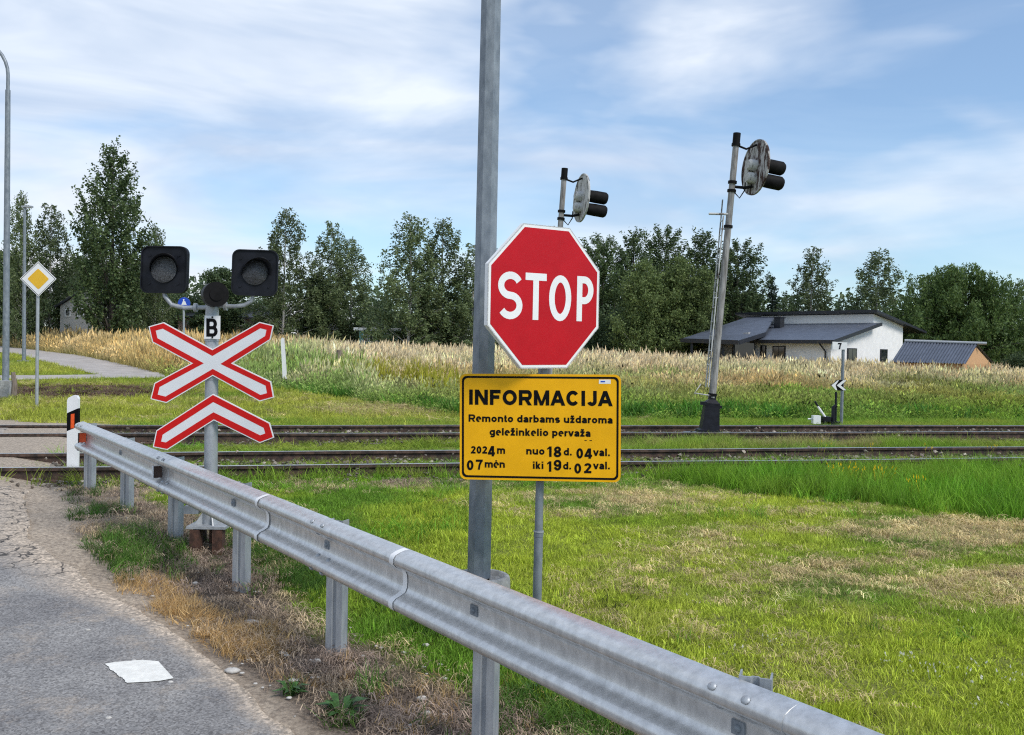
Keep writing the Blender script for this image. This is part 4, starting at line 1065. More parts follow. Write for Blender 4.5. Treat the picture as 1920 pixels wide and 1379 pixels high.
va, vb = v_of(1650), v_of(1661); house_window((va+vb)/2, 0, zw-1.9, zw-.0, vb-va, 'g')
ua, ub = u_of(1471), u_of(1450); house_window(0, (ua+ub)/2, .2, zoff(1460, 651, 65), ub-ua, 's')
ua, ub = u_of(1435), u_of(1427); house_window(0, min((ua+ub)/2, LEN-.4), .8, zoff(1430, 650, 67), ub-ua, 's')
q = P(1390, 655, 66.6); mb = MB(); mb.box(Vector((q.x, q.y-.7, (hb+3.2)/2)), (1.5, .3, 2.3)); f_ = mb.build('window', M['fascia'], hs)
mb = MB(); mb.box(Vector((q.x, q.y-.87, (hb+3.2)/2)), (1.3, .05, 2.1)); mb.build('pane', M['glass'], f_)
uc = u_of(1458)
mb = MB(); vc = vP*.72; cz = zE+sl*vc; kq = (1459-960)/F; uq = (kq*(hc.y+HV.y*vc)-hc.x-HV.x*vc)/(HU.x-kq*HU.y); mb.box(hp(vc, uq, cz+.3), (.55, .5, 1.0), Matrix((HV, HU, Vector((0, 0, 1)))).transposed())
mb.box(hp(vc, uq, cz+.84), (.66, .6, .07), Matrix((HV, HU, Vector((0, 0, 1)))).transposed()); mb.build('chimney', M['fascia'], lr)
mb = MB(); mb.tube([hp(-.7, .5, zE-.15), hp(-.07, .35, zE-.75), hp(-.07, .35, .2)], .055, 8); mb.build('downpipe', M['fascia'], hs)

# ------------------------------------------------------------------ tin-roofed shed, right of the house
YS_ = 58.0
a1, a2 = P(1669, 676, 57.5), P(1808, 679, 56.0); r1, r2 = P(1696, 641, 60.5), P(1833, 646, 59.0)
b2 = P(1862, 679, 61.0); b1 = b2+(a1-a2)
g = tz(a2.x, a2.y)
t = thing('brick_shed', 'low orange brick shed with blue-grey corrugated roof beside the white house', 'shed', ((a1.x+b2.x)/2, (a1.y+b2.y)/2, g-.2))
mb = MB(); up = Vector((0, 0, -.05)); dz = Vector((0, 0, 1))
i_ = (a1-a2).normalized()*.12; c2, c1 = a2+i_, a1-i_; e2, e1 = b2+i_, b1-i_; p2 = r2+i_; p1 = r1-i_
def gz_(p, z): return Vector((p.x, p.y, z))
for (x, y, z) in ((c2, e2, p2), (c1, e1, p1)):
    mb.prism([gz_(x, g-.3), gz_(y, g-.3), gz_(y, y.z-.12), gz_(z, z.z-.12), gz_(x, x.z-.12)], i_*.5*(1 if x is c2 else -1))
mb.prism([gz_(c1, g-.3), gz_(c2, g-.3), gz_(c2, c2.z-.12), gz_(c1, c1.z-.12)], (.1, .2, 0)); mb.build('wall', M['brick'], t)
mb = MB(); rows = []
for k in range(97):
    f = k/96; w_ = .035*math.sin(k*math.pi/2)
    lo = a1.lerp(a2, f)+Vector((0, -.2, -.1)); hi = r1.lerp(r2, f); lo2 = b1.lerp(b2, f)
    o_ = Vector((0, -w_*.6, w_)); rows.append([lo+o_, hi+o_, lo2+o_])
mb.grid(rows)
mb.build('roof', M['slate'], t, fix=False)
mb = MB(); mb.tube([r1+dz*.06, r2+dz*.06+(a2-a1).normalized()*.5], .10, 8); mb.build('ridge_cap', M['galv'], t)

# ------------------------------------------------------------------ buildings half hidden behind the trees
def simple_house(name, label, cat, px0, px1, top, eave, Y, dep, wallm, roofm, windows=(), flat=False, bottom=None):
    l, r = P(px0, 650, Y), P(px1, 650, Y); g = min(tz(l.x, l.y), tz(r.x, r.y))-.2
    ze = P((px0+px1)/2, eave, Y).z; zr = P((px0+px1)/2, top, Y+dep/2).z
    t = thing(name, label, cat, ((l.x+r.x)/2, Y+dep/2, g))
    mb = MB(); mb.box(((l.x+r.x)/2, Y+dep/2, (g+ze)/2), (r.x-l.x, dep, ze-g)); 
    if not flat == 'gable': pass
    else: mb.prism([Vector((l.x, Y, ze)), Vector((r.x, Y, ze)), Vector(((l.x+r.x)/2, Y, zr))], (0, dep, 0))
    mb.build('wall', wallm, t)
    mb = MB()
    if flat is True:
        mb.box(((l.x+r.x)/2, Y+dep/2-.2, ze+.12), (r.x-l.x+.7, dep+.6, .22))
    elif flat == 'gable':
        m_ = (l.x+r.x)/2
        for a, sgn in ((l.x-.3, -1), (r.x+.3, 1)):
            s_ = (zr-ze)/((r.x-l.x)/2)
            mb.prism([Vector((m_, Y-.3, zr+.03)), Vector((a, Y-.3, ze-.3*s_+.03)), Vector((a, Y-.3, ze-.3*s_+.18)), Vector((m_, Y-.3, zr+.18))], (0, dep+.6, 0))
    else:
        mb.prism([Vector((l.x-.3, Y-.4, ze-.1)), Vector((l.x-.3, Y+dep/2, zr)), Vector((l.x-.3, Y+dep+.4, ze-.1)), Vector((l.x-.3, Y+dep+.4, ze+.08)), Vector((l.x-.3, Y+dep/2, zr+.18)), Vector((l.x-.3, Y-.4, ze+.08))], (r.x-l.x+.6, 0, 0))
    mb.build('roof', roofm, t)
    for (a, b, c, d) in windows:
        q = P((a+b)/2, (c+d)/2, Y); sc = Y/F
        mb = MB(); mb.box(q+Vector((0, -.02, 0)), ((b-a)*sc, .08, (d-c)*sc)); f = mb.build('window', M['whitebright'], t)
        mb = MB(); mb.box(q+Vector((0, -.05, 0)), ((b-a)*sc-.16, .06, (d-c)*sc-.16)); mb.build('pane', M['glass'], f)
    return t
simple_house('cream_house', 'cream rendered house with a small window behind the tall poplar', 'house', 112, 212, 548, 575, 71, 9, M['creamwall'], M['fascia'], [(145, 158, 578, 594), (122, 133, 580, 594)], 'gable')
simple_house('pink_house', 'low pinkish house half hidden behind trees and the crossing mast', 'house', 333, 486, 586, 596, 81, 8, M['pinkwall'], M['fascia'], [(352, 363, 596, 610), (448, 460, 600, 612)])
simple_house('grey_shed', 'grey board shed with a pale roof edge under the birches', 'shed', 566, 632, 603, 617, 77, 5, M['greywall'], M['galv'], [(590, 602, 619, 634)])
simple_house('turquoise_cabin', 'turquoise cabin with white window frames and white flat roof', 'cabin', 673, 745, 614, 621, 74, 4, M['turq'], M['whitebright'], [(681, 690, 626, 642), (692, 700, 626, 642)], True)

# ------------------------------------------------------------------ trees
def leaf_mesh(name, C, size, mat_, r, droop=0.0, aspect=.6):
    """one crown mesh: leaf-sized diamonds at the points C"""
    n = len(C); d = r.normal(size=(n, 3)); d[:, 2] = d[:, 2]*(.6)-droop; d /= np.linalg.norm(d, axis=1)[:, None]
    e = r.normal(size=(n, 3)); e -= d*(e*d).sum(1)[:, None]; e /= np.linalg.norm(e, axis=1)[:, None]
    sz = size*r.uniform(.6, 1.35, n)[:, None]
    v = np.stack([C-d*sz, C+e*sz*aspect, C+d*sz, C-e*sz*aspect], 1).reshape(-1, 3)
    f = np.arange(4*n).reshape(n, 4)
    me = bpy.data.meshes.new(name); np_mesh(me, v, f)
    lv = np.repeat(np.clip(r.normal(.45, .28, n), 0, 1), 4)
    a = me.attributes.new('lv', 'FLOAT', 'POINT'); a.data.foreach_set('value', lv.astype(np.float32))
    me.materials.append(mat_); return me
def grow(kind, seed):
    """returns trunk MB and leaf points for a unit tree: height 1, crown radius about .5*wid (in units of its width)"""
    r = np.random.default_rng(seed); tr = MB(); pts = []
    Hh = {'birch': 14., 'poplar': 16., 'broad': 12., 'willow': 11., 'spruce': 10., 'bush': 4., 'light': 10.}[kind]
    Wd = {'birch': 5.4, 'poplar': 5.8, 'broad': 7.5, 'willow': 12., 'spruce': 3.6, 'bush': 5., 'light': 7.0}[kind]
    bend = r.uniform(-.25, .25, 2); lean = lambda z: np.array([bend[0]*math.sin(z/Hh*3.), bend[1]*math.sin(z/Hh*2.5+1), 0])
    r0 = {'birch': .14, 'poplar': .22, 'broad': .24, 'willow': .4, 'spruce': .15, 'bush': .08, 'light': .16}[kind]
    tops = [1.0]
    zz = np.linspace(0, Hh*.98, 12)
    tr.tube([lean(z)+np.array([0, 0, z-.2]) for z in zz], [max(.02, r0*(1-z/Hh)**.8) for z in zz], 7)
    def prof(f):
        if kind == 'birch': return max(.10, (min(1, (f-.0)/.20))*(1-max(0, f-.34)/.70)**.72)*1.12
        if kind == 'poplar': return max(.08, math.sin(min(1, max(0, (f-.04)/.96))**.85*math.pi)**.6*(1.0 if f < .6 else 1))
        if kind in ('broad',): return max(.1, math.sin(min(1, max(0, (f-.05)/.97))**.75*math.pi)**.55)
        if kind == 'light': return max(.1, math.sin(min(1, max(0, (f-.0)/1.0))**.65*math.pi)**.6)
        if kind == 'willow': return max(.1, math.sqrt(max(0, 1-((f-.42)/.6)**2)))
        if kind == 'spruce': return max(.05, (1-f)**.85*(.75+.5*((f*11) % 1)))
        return max(.1, math.sqrt(max(0, 1-f**2*.95)))
    nb = {'birch': 90, 'poplar': 120, 'broad': 110, 'willow': 200, 'spruce': 130, 'bush': 60, 'light': 95}[kind]
    for i in range(nb):
        f = (i+r.uniform(.2, .8))/nb; f = {'spruce': .06+.93*f, 'bush': .05+.8*f}.get(kind, .12+.86*f)
        z0 = f*Hh; az = i*2.399+r.uniform(-.5, .5); R = prof(f)*Wd/2*r.uniform(.6, 1.3)
        if r.random() < .12: R *= 1.25
        rise = {'birch': .75, 'poplar': 1.5, 'broad': .55, 'willow': .35, 'spruce': -.25, 'bush': .6, 'light': .8}[kind]
        zs = max(.3, z0-R*rise) if rise > 0 else z0
        a = lean(zs)+np.array([0, 0, zs]); dirh = np.array([math.cos(az), math.sin(az), 0])
        m1 = a+dirh*R*.5+np.array([0, 0, (z0-zs)*.62]); e = a+dirh*R+np.array([0, 0, (z0-zs)*1.0])
        if kind in ('birch', 'willow'): e = e+np.array([0, 0, -.10*R])
        br = max(.012, r0*.32*(1-f))
        tr.tube([a, m1, e], [br, br*.6, br*.25], 4)
        # foliage along the outer limb, in clumps
        ncl = max(2, int(R*{'birch': 6.5, 'poplar': 6.0, 'broad': 4.6, 'willow': 4.6, 'spruce': 6, 'bush': 5, 'light': 5.5}[kind]))
        for c in range(ncl):
            t = r.uniform(.22, 1.05)**.8
            p = a*(1-t)**2+2*m1*t*(1-t)+e*t*t + r.normal(size=3)*np.array([.28, .28, .2])*(.35+R*.16)
            if r.random() < .10: continue
            if kind in ('birch', 'willow'):
                ln = r.uniform(.35, 1.3)*(1 if kind == 'birch' else 1.5); k = int(14*ln)+6
                tt_ = r.random(k)
                q = p+np.stack([r.normal(0, .10+.03*ln, k)+dirh[0]*.15*tt_, r.normal(0, .10+.03*ln, k)+dirh[1]*.15*tt_, .15-ln*tt_], 1)
            elif kind == 'poplar':
                k = 18; tt_ = r.random(k)[:, None]
                q = p+(e-a+np.array([0, 0, .9]))/np.linalg.norm(e-a+np.array([0, 0, .9]))*(tt_*1.0-.3)+r.normal(size=(k, 3))*.12
            elif kind == 'spruce':
                k = 14; tt_ = r.random(k)[:, None]; q = p+dirh*(tt_-.5)*.6+r.normal(size=(k, 3))*np.array([.1, .1, .06])
            else:
                k = 24; q = p+r.normal(size=(k, 3))*np.array([.33, .33, .22])
            pts.append(q)
    pts = np.concatenate(pts)
    return Hh, Wd, tr, pts
TREES = {}
def proto(kind, seed, lm, size, droop=0, aspect=.6):
    Hh, Wd, tr, pts = grow(kind, seed)
    key = (kind, seed)
    TREES[key] = (Hh, Wd, tr, leaf_mesh(kind+'_crown', pts, size, LM[lm], np.random.default_rng(seed+50), droop, aspect))
for sd_ in (1, 2, 3): proto('birch', sd_, 'birch', .118, .5, .5)
for sd_ in (4, 5): proto('poplar', sd_, 'poplar', .125, 0, .6)
for sd_ in (6, 7): proto('broad', sd_, 'broad', .165)
for sd_ in (8, 12): proto('light', sd_, 'light', .13, .1)
proto('willow', 9, 'willow', .165, .9, .35)
proto('spruce', 10, 'spruce', .13, .3, .4)
for sd_ in (11, 13): proto('bush', sd_, 'broad', .10)
TM = {}
def tree(key, px, top, wpx, Y, label, name=None, cat='tree', group=None, base=None, rot=None):
    Hh, Wd, tr, cm = TREES[key]
    x = (px-CX)/F*Y; g = tz(x, Y); zt = P(px, top, Y).z
    sx = wpx/F*Y/Wd; sz = (zt-g)/Hh
    nm = name or {'birch': 'birch_tree', 'poplar': 'poplar_tree', 'broad': 'broadleaf_tree', 'light': 'young_birch', 'willow': 'willow_tree', 'spruce': 'spruce_tree', 'bush': 'bush'}[key[0]]
    t = thing(nm, label, cat, (x, Y, g), group); t.scale = (sx, sx, sz); t.rotation_euler = (0, 0, rot if rot is not None else random.uniform(0, 6.28))
    if key not in TM:
        m_ = tr.build('trunk', M['birchbark' if key[0] in ('birch', 'light') else 'bark'], None); TM[key] = m_.data
        bpy.data.objects.remove(m_)
    for n_, d_ in (('trunk', TM[key]), ('crown', cm)):
        o = bpy.data.objects.new(n_, d_); COL.objects.link(o); o.parent = t
    return t
G1, G2, G3, G4, G5 = 'birches along the far field', 'aspens behind the STOP sign', 'trees round the white house', 'bushes under the far trees', 'trees on the left'
tree(('birch', 1), 38, 352, 84, 70, 'loose pale birch directly behind the slim straight lamp post', group=G5)
tree(('birch', 2), 92, 376, 100, 72, 'loose birch between the slim lamp post and the tall poplar', group=G5)
tree(('poplar', 4), 206, 266, 132, 66, 'tallest tree, dark upright poplar rising high above the left trees')
tree(('birch', 3), 288, 416, 62, 72, 'slim birch peeping out above the left crossing light', group=G5)
tree(('broad', 6), 8, 470, 120, 78, 'dark tree cut by the left edge behind the tall curved lamp', group=G5)
tree(('broad', 7), 160, 478, 120, 78, 'dark dense tree behind the foot of the tall poplar', group=G5)
tree(('broad', 6), 262, 500, 110, 77, 'dark dense tree behind the left crossing light', group=G5)
tree(('broad', 7), 414, 500, 95, 80, 'dark rounded tree behind the bell of the crossing mast', group=G5)
tree(('bush', 11), 352, 528, 90, 84, 'dark bush filling the gap between the two crossing lights, left of the bell', group=G4)
tree(('birch', 1), 532, 383, 116, 74, 'tall drooping birch directly behind the right crossing light', group=G1)
tree(('broad', 6), 590, 512, 60, 76, 'small dark round tree between two tall birches', group=G1)
tree(('birch', 2), 618, 410, 104, 76, 'airy birch right of the small dark round tree', group=G1)
tree(('birch', 3), 657, 440, 96, 78, 'airy shorter birch left of the gap in the birch row', group=G1)
tree(('birch', 3), 762, 393, 132, 72, 'dense tall birch with white trunk above the turquoise cabin', group=G1)
tree(('birch', 1), 826, 402, 122, 74, 'dense birch between the cabin birch and the big lamp post', group=G1)
tree(('birch', 2), 884, 452, 104, 73, 'shorter birch partly hidden by the big lamp post', group=G1)
tree(('bush', 13), 708, 545, 90, 84, 'low dark bush in the gap of the birch row', group=G4)
tree(('bush', 11), 480, 545, 100, 86, 'low dark bush behind the arm of the white and red cross', group=G4)
tree(('bush', 13), 800, 560, 130, 78, 'dark undergrowth beneath the dense birches beside the big lamp post', group=G4)
tree(('broad', 6), 940, 470, 110, 80, 'dark tree behind the upper left edge of the STOP sign', group=G2)
tree(('broad', 7), 1040, 455, 120, 82, 'dark tree right behind the STOP sign', group=G2)
tree(('poplar', 5), 1128, 440, 112, 80, 'grey-green aspen at the right shoulder of the STOP sign', group=G2)
tree(('poplar', 4), 1186, 428, 104, 82, 'dark aspen second from the STOP sign in the rounded row', group=G2)
tree(('poplar', 5), 1246, 422, 110, 84, 'highest aspen in the middle of the rounded row', group=G2)
tree(('poplar', 4), 1312, 430, 110, 82, 'dark aspen just left of the leaning signal pole', group=G2)
tree(('poplar', 5), 1376, 448, 112, 80, 'dark aspen just right of the leaning signal pole', group=G2)
tree(('light', 8), 1205, 488, 110, 70, 'paler feathery birch in front of the aspens, beside the STOP sign', group=G2)
tree(('light', 12), 1268, 480, 120, 71, 'paler feathery birch in front of the aspens, near the middle', group=G2)
tree(('light', 8), 1318, 500, 90, 70, 'paler feathery birch in front of the aspens, touching the signal pole', group=G2)
tree(('bush', 11), 1150, 560, 110, 73, 'low dark bush at the right edge of the STOP sign', group=G4)
tree(('broad', 7), 1398, 545, 90, 84, 'dark dense tree behind the left end of the house roof', group=G3)
tree(('spruce', 10), 1442, 518, 62, 84, 'small dark pointed spruce above the house roof', group=G3)
tree(('birch', 2), 1520, 458, 108, 86, 'birch with a rounded top behind the middle of the white house', group=G3)
tree(('bush', 13), 1478, 548, 90, 86, 'bush behind the house roof between spruce and birch', group=G4)
tree(('bush', 11), 1585, 548, 70, 88, 'bush behind the house roof between the two birches', group=G4)
tree(('birch', 3), 1642, 460, 128, 84, 'broad dark birch behind the right end of the house', group=G3)
tree(('willow', 9), 1790, 489, 215, 74, 'huge dense dome-shaped willow behind the tin-roofed shed')
tree(('birch', 1), 1912, 518, 90, 80, 'loose tree cut by the right edge beside the big willow', group=G3)
tree(('bush', 13), 1912, 655, 60, 62, 'green bush at the right edge above the tall grass', group=G4)
# distant wood closing the horizon
r = np.random.default_rng(77); xs = r.uniform(-230, 230, 26000); ys = 165+r.uniform(0, 26, 26000)
ht = 7.5+5.0*fbm(xs, xs*0, .05, 5)+3*fbm(xs, xs*0, .21, 9)
zs = r.random(26000)**.7*ht+1.9
o = bpy.data.objects.new('distant_woods', leaf_mesh('distant_woods', np.stack([xs, ys, zs], 1), .55, LM['broad'], r)); COL.objects.link(o)
tag(o, 'dark distant wood closing the horizon behind the trees', 'woods', None, 'stuff')

# ------------------------------------------------------------------ grass
CL = bpy.data.collections.new('clump_library')           # never linked to the scene: only the scatter draws from it
def clump(name, n, rad, hmin, hmax, wd, lean, seed, head=0.0, lie=False, segs=3, leafw=None):
    r = np.random.default_rng(seed); V_ = []; F_ = []; LT = []; LV = []
    for i in range(n):
        a = r.uniform(0, 6.283); rr = rad*math.sqrt(r.random()); p = np.array([rr*math.cos(a), rr*math.sin(a), 0])
        hgt = r.uniform(hmin, hmax); az = r.uniform(0, 6.283); ln = r.uniform(.3, 1)*lean; wv = wd*r.uniform(.7, 1.3); lv = r.random()
        side = np.array([-math.sin(az), math.cos(az), 0]); dr = np.array([math.cos(az), math.sin(az), 0])
        face = r.uniform(0, 6.283)
        if not lie: side = np.array([math.cos(face), math.sin(face), 0])
        o = len(V_)
        for k in range(segs+1):
            t = k/segs
            if lie: q = p+dr*(t-.5)*hgt+np.array([0, 0, .012+.02*math.sin(t*3.1)*(lv+.2)+.004*i/n]); wk = wv*(1-.5*t)
            else: q = p+dr*hgt*ln*t*t+np.array([0, 0, hgt*(t-.25*ln*t*t)]); wk = wv*(1-t*.9)*(1 if not leafw else math.sin(min(1, .15+t*.85)*math.pi)*leafw+.1)
            V_ += [q-side*wk/2, q+side*wk/2]; LT += [t, t]; LV += [lv, lv]
            if k: F_.append((o+2*k-2, o+2*k-1, o+2*k+1, o+2*k))
        if head and r.random() < head:
            e = V_[-1]; hh = hgt*r.uniform(.14, .24); w2 = wd*r.uniform(1.6, 2.8)
            for ang in (0, 1.57):
                s2 = np.array([math.cos(face+ang), math.sin(face+ang), 0]); o = len(V_)
                V_ += [e-np.array([0, 0, hh*.3]), e+s2*w2/2+np.array([0, 0, hh*.15]), e+dr*hh*.2+np.array([0, 0, hh]), e-s2*w2/2+np.array([0, 0, hh*.15])]
                LT += [1.0]*4; LV += [.5+.5*lv]*4; F_.append((o, o+1, o+2, o+3))
    me = bpy.data.meshes.new(name); me.from_pydata([tuple(map(float, v)) for v in V_], [], F_)
    a = me.attributes.new('lt', 'FLOAT', 'POINT'); a.data.foreach_set('value', np.array(LT, np.float32))
    a = me.attributes.new('lv', 'FLOAT', 'POINT'); a.data.foreach_set('value', np.array(LV, np.float32))
    me.materials.append(BM); me.update()
    o = bpy.data.objects.new(name, me); return o
def lib(name, objs):
    c = bpy.data.collections.new(name)
    for o in objs: c.objects.link(o)
    return c
SETS = {
 'mown': lib('mown_clumps', [clump('mown%d' % i, 36, .09, .018, .05, .0055, .9, 100+i) for i in range(5)]),
 'lush': lib('lush_clumps', [clump('lush%d' % i, 26, .10, .14, .36, .009, .55, 200+i) for i in range(5)]),
 'farmown': lib('farmown_clumps', [clump('farm%d' % i, 22, .16, .04, .12, .014, .8, 300+i) for i in range(4)]),
 'tall': lib('tall_clumps', [clump('tall%d' % i, 20, .26, .55, 1.1, .02, .22, 400+i, head=.4) for i in range(6)]),
 'herb': lib('herb_clumps', [clump('herb%d' % i, 30, .22, .3, .85, .04, .35, 450+i, leafw=1.2) for i in range(4)]),
 'straw': lib('straw_clumps', [clump('straw%d' % i, 30, .10, .03, .085, .0034, 1, 500+i, lie=True) for i in range(6)]),
 'farstraw': lib('farstraw_clumps', [clump('farstraw%d' % i, 20, .2, .1, .3, .013, 1, 550+i, lie=True) for i in range(4)]),
 'dry': lib('dry_clumps', [clump('dry%d' % i, 34, .07, .07, .19, .0038, .5, 600+i) for i in range(4)]),
 'weed': lib('weed_clumps', [clump('weed%d' % i, 16, .05, .05, .13, .022, 1.0, 650+i, leafw=1.3) for i in range(3)]),
 'flower': lib('flower_clumps', [clump('flower%d' % i, 5, .05, .10, .17, .004, .3, 700+i, head=1.0) for i in range(2)]),
}
def scatter(name, label, cat, coll, x, y, zoff_, scl, hscl, tint, tip, tilt=.12, kind='stuff'):
    n = len(x); z = terr(x, y)+zoff_; r = np.random.default_rng(len(name)*13+n)
    me = bpy.data.meshes.new(name); me.vertices.add(n); me.vertices.foreach_set('co', np.stack([x, y, z], 1).astype(np.float32).ravel())
    def at(nm, ty, val, key):
        a = me.attributes.new(nm, ty, 'POINT'); a.data.foreach_set(key, np.ascontiguousarray(val, dtype=np.float32 if ty != 'INT' else np.int32).ravel())
    at('rot', 'FLOAT_VECTOR', np.stack([r.normal(0, tilt, n), r.normal(0, tilt, n), r.uniform(0, 6.283, n)], 1), 'vector')
    at('scl', 'FLOAT_VECTOR', np.stack([scl, scl, hscl], 1), 'vector')
    at('idx', 'INT', r.integers(0, 1000, n), 'value')
    one = np.ones((n, 1)); at('tint', 'FLOAT_COLOR', np.concatenate([tint, one], 1), 'color'); at('tip', 'FLOAT_COLOR', np.concatenate([tip, one], 1), 'color')
    o = bpy.data.objects.new(name, me); COL.objects.link(o); tag(o, label, cat, None, kind)
    ng = bpy.data.node_groups.new(name, 'GeometryNodeTree')
    ng.interface.new_socket('Geometry', in_out='INPUT', socket_type='NodeSocketGeometry'); ng.interface.new_socket('Geometry', in_out='OUTPUT', socket_type='NodeSocketGeometry')
    gi = ng.nodes.new('NodeGroupInput'); gout = ng.nodes.new('NodeGroupOutput'); ip = ng.nodes.new('GeometryNodeInstanceOnPoints')
    ci = ng.nodes.new('GeometryNodeCollectionInfo'); ci.inputs['Collection'].default_value = coll; ci.inputs['Separate Children'].default_value = True; ci.inputs['Reset Children'].default_value = True
    def na(nm, ty):
        k = ng.nodes.new('GeometryNodeInputNamedAttribute'); k.data_type = ty; k.inputs['Name'].default_value = nm; return k.outputs['Attribute']
    l = ng.links
    l.new(gi.outputs[0], ip.inputs['Points']); l.new(ci.outputs[0], ip.inputs['Instance']); ip.inputs['Pick Instance'].default_value = True
    l.new(na('idx', 'INT'), ip.inputs['Instance Index']); l.new(na('rot', 'FLOAT_VECTOR'), ip.inputs['Rotation']); l.new(na('scl', 'FLOAT_VECTOR'), ip.inputs['Scale'])
    l.new(ip.outputs[0], gout.inputs[0])
    md = o.modifiers.new('scatter', 'NODES'); md.node_group = ng
    return o
def field_pts(n, s0, s1, d0, d1, seed):
    r = np.random.default_rng(seed); s = r.uniform(s0, s1, n); d = r.uniform(d0, d1, n); x, y = xy_of(s, d); return s, d, x, y, r
def seen(x, y, m=1.0):
    return (y > .8) & (np.abs(x) < y*.56+m)
def cmix(a, b, t): t = np.clip(t, 0, 1)[:, None]; return np.array(a)[None, :]*(1-t)+np.array(b)[None, :]*t
def jit(c, r, k=.18): return np.clip(c*r.normal(1, k, (len(c), 1)), 0, 1)
def rails_clear(d): 
    return np.min(np.stack([np.abs(d-k) for k in RAIL_D]), 0) > .09
GREEN, YGREEN, LUSH, STRAW, BROWN = (.15, .30, .03), (.42, .52, .055), (.12, .31, .022), (.72, .60, .32), (.17, .11, .07)

# mown grass, near side of the tracks
s, d, x, y, r = field_pts(64000, -4, 13, 2.0, 12.9, 1)
so, st, sa, lu = zones(x, y)
rel = s-guard_s(d); pr = (1-so)**1.6*(1-sa)*np.where(rel > 0, 1, .3)*(1-.62*st)*(1-.8*lu)
k = seen(x, y) & (r.random(len(x)) < pr) & rails_clear(d); s, d, x, y, st, so = s[k], d[k], x[k], y[k], st[k], so[k]
yg = np.clip((fbm(x, y, .7, 41)-.36)*3.2, 0, 1)*np.clip(.25+(s-guard_s(d))*.4, 0, 1)
tint = jit(cmix(GREEN, YGREEN, yg), r); tint = tint*(1-st[:, None]*.45)+np.array(STRAW)*st[:, None]*.45
sc = r.uniform(.8, 1.35, len(x)); big = np.where(fbm(x, y, 1.9, 17) > .58, 1.5, 1.0)
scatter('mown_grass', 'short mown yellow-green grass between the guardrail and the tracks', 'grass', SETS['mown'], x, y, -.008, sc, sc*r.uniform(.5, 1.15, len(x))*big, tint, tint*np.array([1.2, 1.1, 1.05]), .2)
# lush strip before the tracks, tufts and ragged edges
s, d, x, y, r = field_pts(30000, -4, 30, 5.0, 12.9, 2)
so, st, sa, lu = zones(x, y); rel = s-guard_s(d)
tuft = np.clip((fbm(x, y, .8, 55)-.58)*6, 0, 1)*.22*(rel > .3)*(1-st)
leftband = np.clip(1-np.abs(d-11.6)/1.4, 0, 1)*(rel > .4)*np.clip((fbm(x, y, .6, 58)-.35)*4, 0, 1)*.8
pr = np.clip(np.maximum(np.maximum(lu*.75, tuft), leftband), 0, 1)*(1-so)*(1-sa)
k = seen(x, y) & (r.random(len(x)) < pr) & rails_clear(d); x, y, lu, s, d = x[k], y[k], lu[k], s[k], d[k]
tint = jit(cmix(LUSH, (.20, .32, .035), fbm(x, y, 1.1, 61)*1.3-.3), r, .2)
sc = r.uniform(.8, 1.25, len(x)); hh = np.where(lu > .15, (.35+.65*lu)*r.uniform(.5, 1.15, len(x)), r.uniform(.22, .5, len(x)))
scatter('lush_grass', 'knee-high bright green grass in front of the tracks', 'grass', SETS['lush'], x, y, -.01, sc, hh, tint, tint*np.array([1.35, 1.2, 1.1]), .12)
# tufts in the brown verge (both sides of the posts)
tx, ty, tw = [], [], []
r = np.random.default_rng(5)
for px, py, nn_, rad in ((262, 1048, 130, .42), (225, 1010, 46, .30), (180, 965, 34, .35), (110, 930, 26, .5), (200, 900, 34, .6), (560, 1085, 34, .22), (575, 1110, 10, .1), (500, 1050, 24, .25), (640, 1345, 9, .08), (545, 1305, 8, .06), (370, 945, 30, .2),
                         (1000, 1310, 90, .35), (1085, 1365, 90, .3), (820, 1180, 22, .16), (720, 1135, 20, .18), (600, 1010, 46, .4), (700, 1290, 6, .12), (800, 1170, 14, .15), (450, 1015, 26, .25), (95, 880, 8, .15), (55, 885, 7, .12)):
    q = G(px, py); tx.append(q.x+r.normal(0, rad*.55, nn_)); ty.append(q.y+r.normal(0, rad*.7, nn_)); tw.append(np.full(nn_, .55 if nn_ < 12 else 1.0))
x = np.concatenate(tx); y = np.concatenate(ty); n = len(x)
s_, d_ = sd_of(x, y); k = s_ > edge_s(d_)+.18; x, y = x[k], y[k]; n = len(x)
tint = jit(cmix((.05, .125, .018), (.10, .18, .03), r.random(n)), r, .2); sc = r.uniform(.5, .85, n)
scatter('verge_tufts', 'ragged green grass tufts on the brown verge under the guardrail', 'grass', SETS['lush'], x, y, -.01, sc, sc*r.uniform(.45, .95, n)*.72, tint, tint*1.3, .25)
# dry orange grass by the asphalt
r = np.random.default_rng(6); xs, ys = [], []
for px, py, nn_, rad in ((435, 1198, 75, .13), (372, 1165, 22, .10), (485, 1220, 40, .11), (330, 1140, 40, .1), (300, 1110, 30, .1), (600, 1275, 8, .2), (780, 1335, 10, .2), (860, 1325, 12, .2), (250, 1095, 18, .12)):
    q = G(px, py); xs.append(q.x+r.normal(0, rad, nn_)); ys.append(q.y+r.normal(0, rad, nn_))
x = np.concatenate(xs); y = np.concatenate(ys); s_, d_ = sd_of(x, y); k = s_ > edge_s(d_)+.10; x, y = x[k], y[k]; n = len(x)
tint = jit(cmix((.46, .29, .12), (.62, .44, .21), r.random(n)), r, .15); sc = r.uniform(.7, 1.1, n)
scatter('dry_grass', 'dry orange grass tuft at the edge of the asphalt', 'grass', SETS['dry'], x, y, -.008, sc, sc*r.uniform(.32, .62, n), tint, tint*1.15, .35)
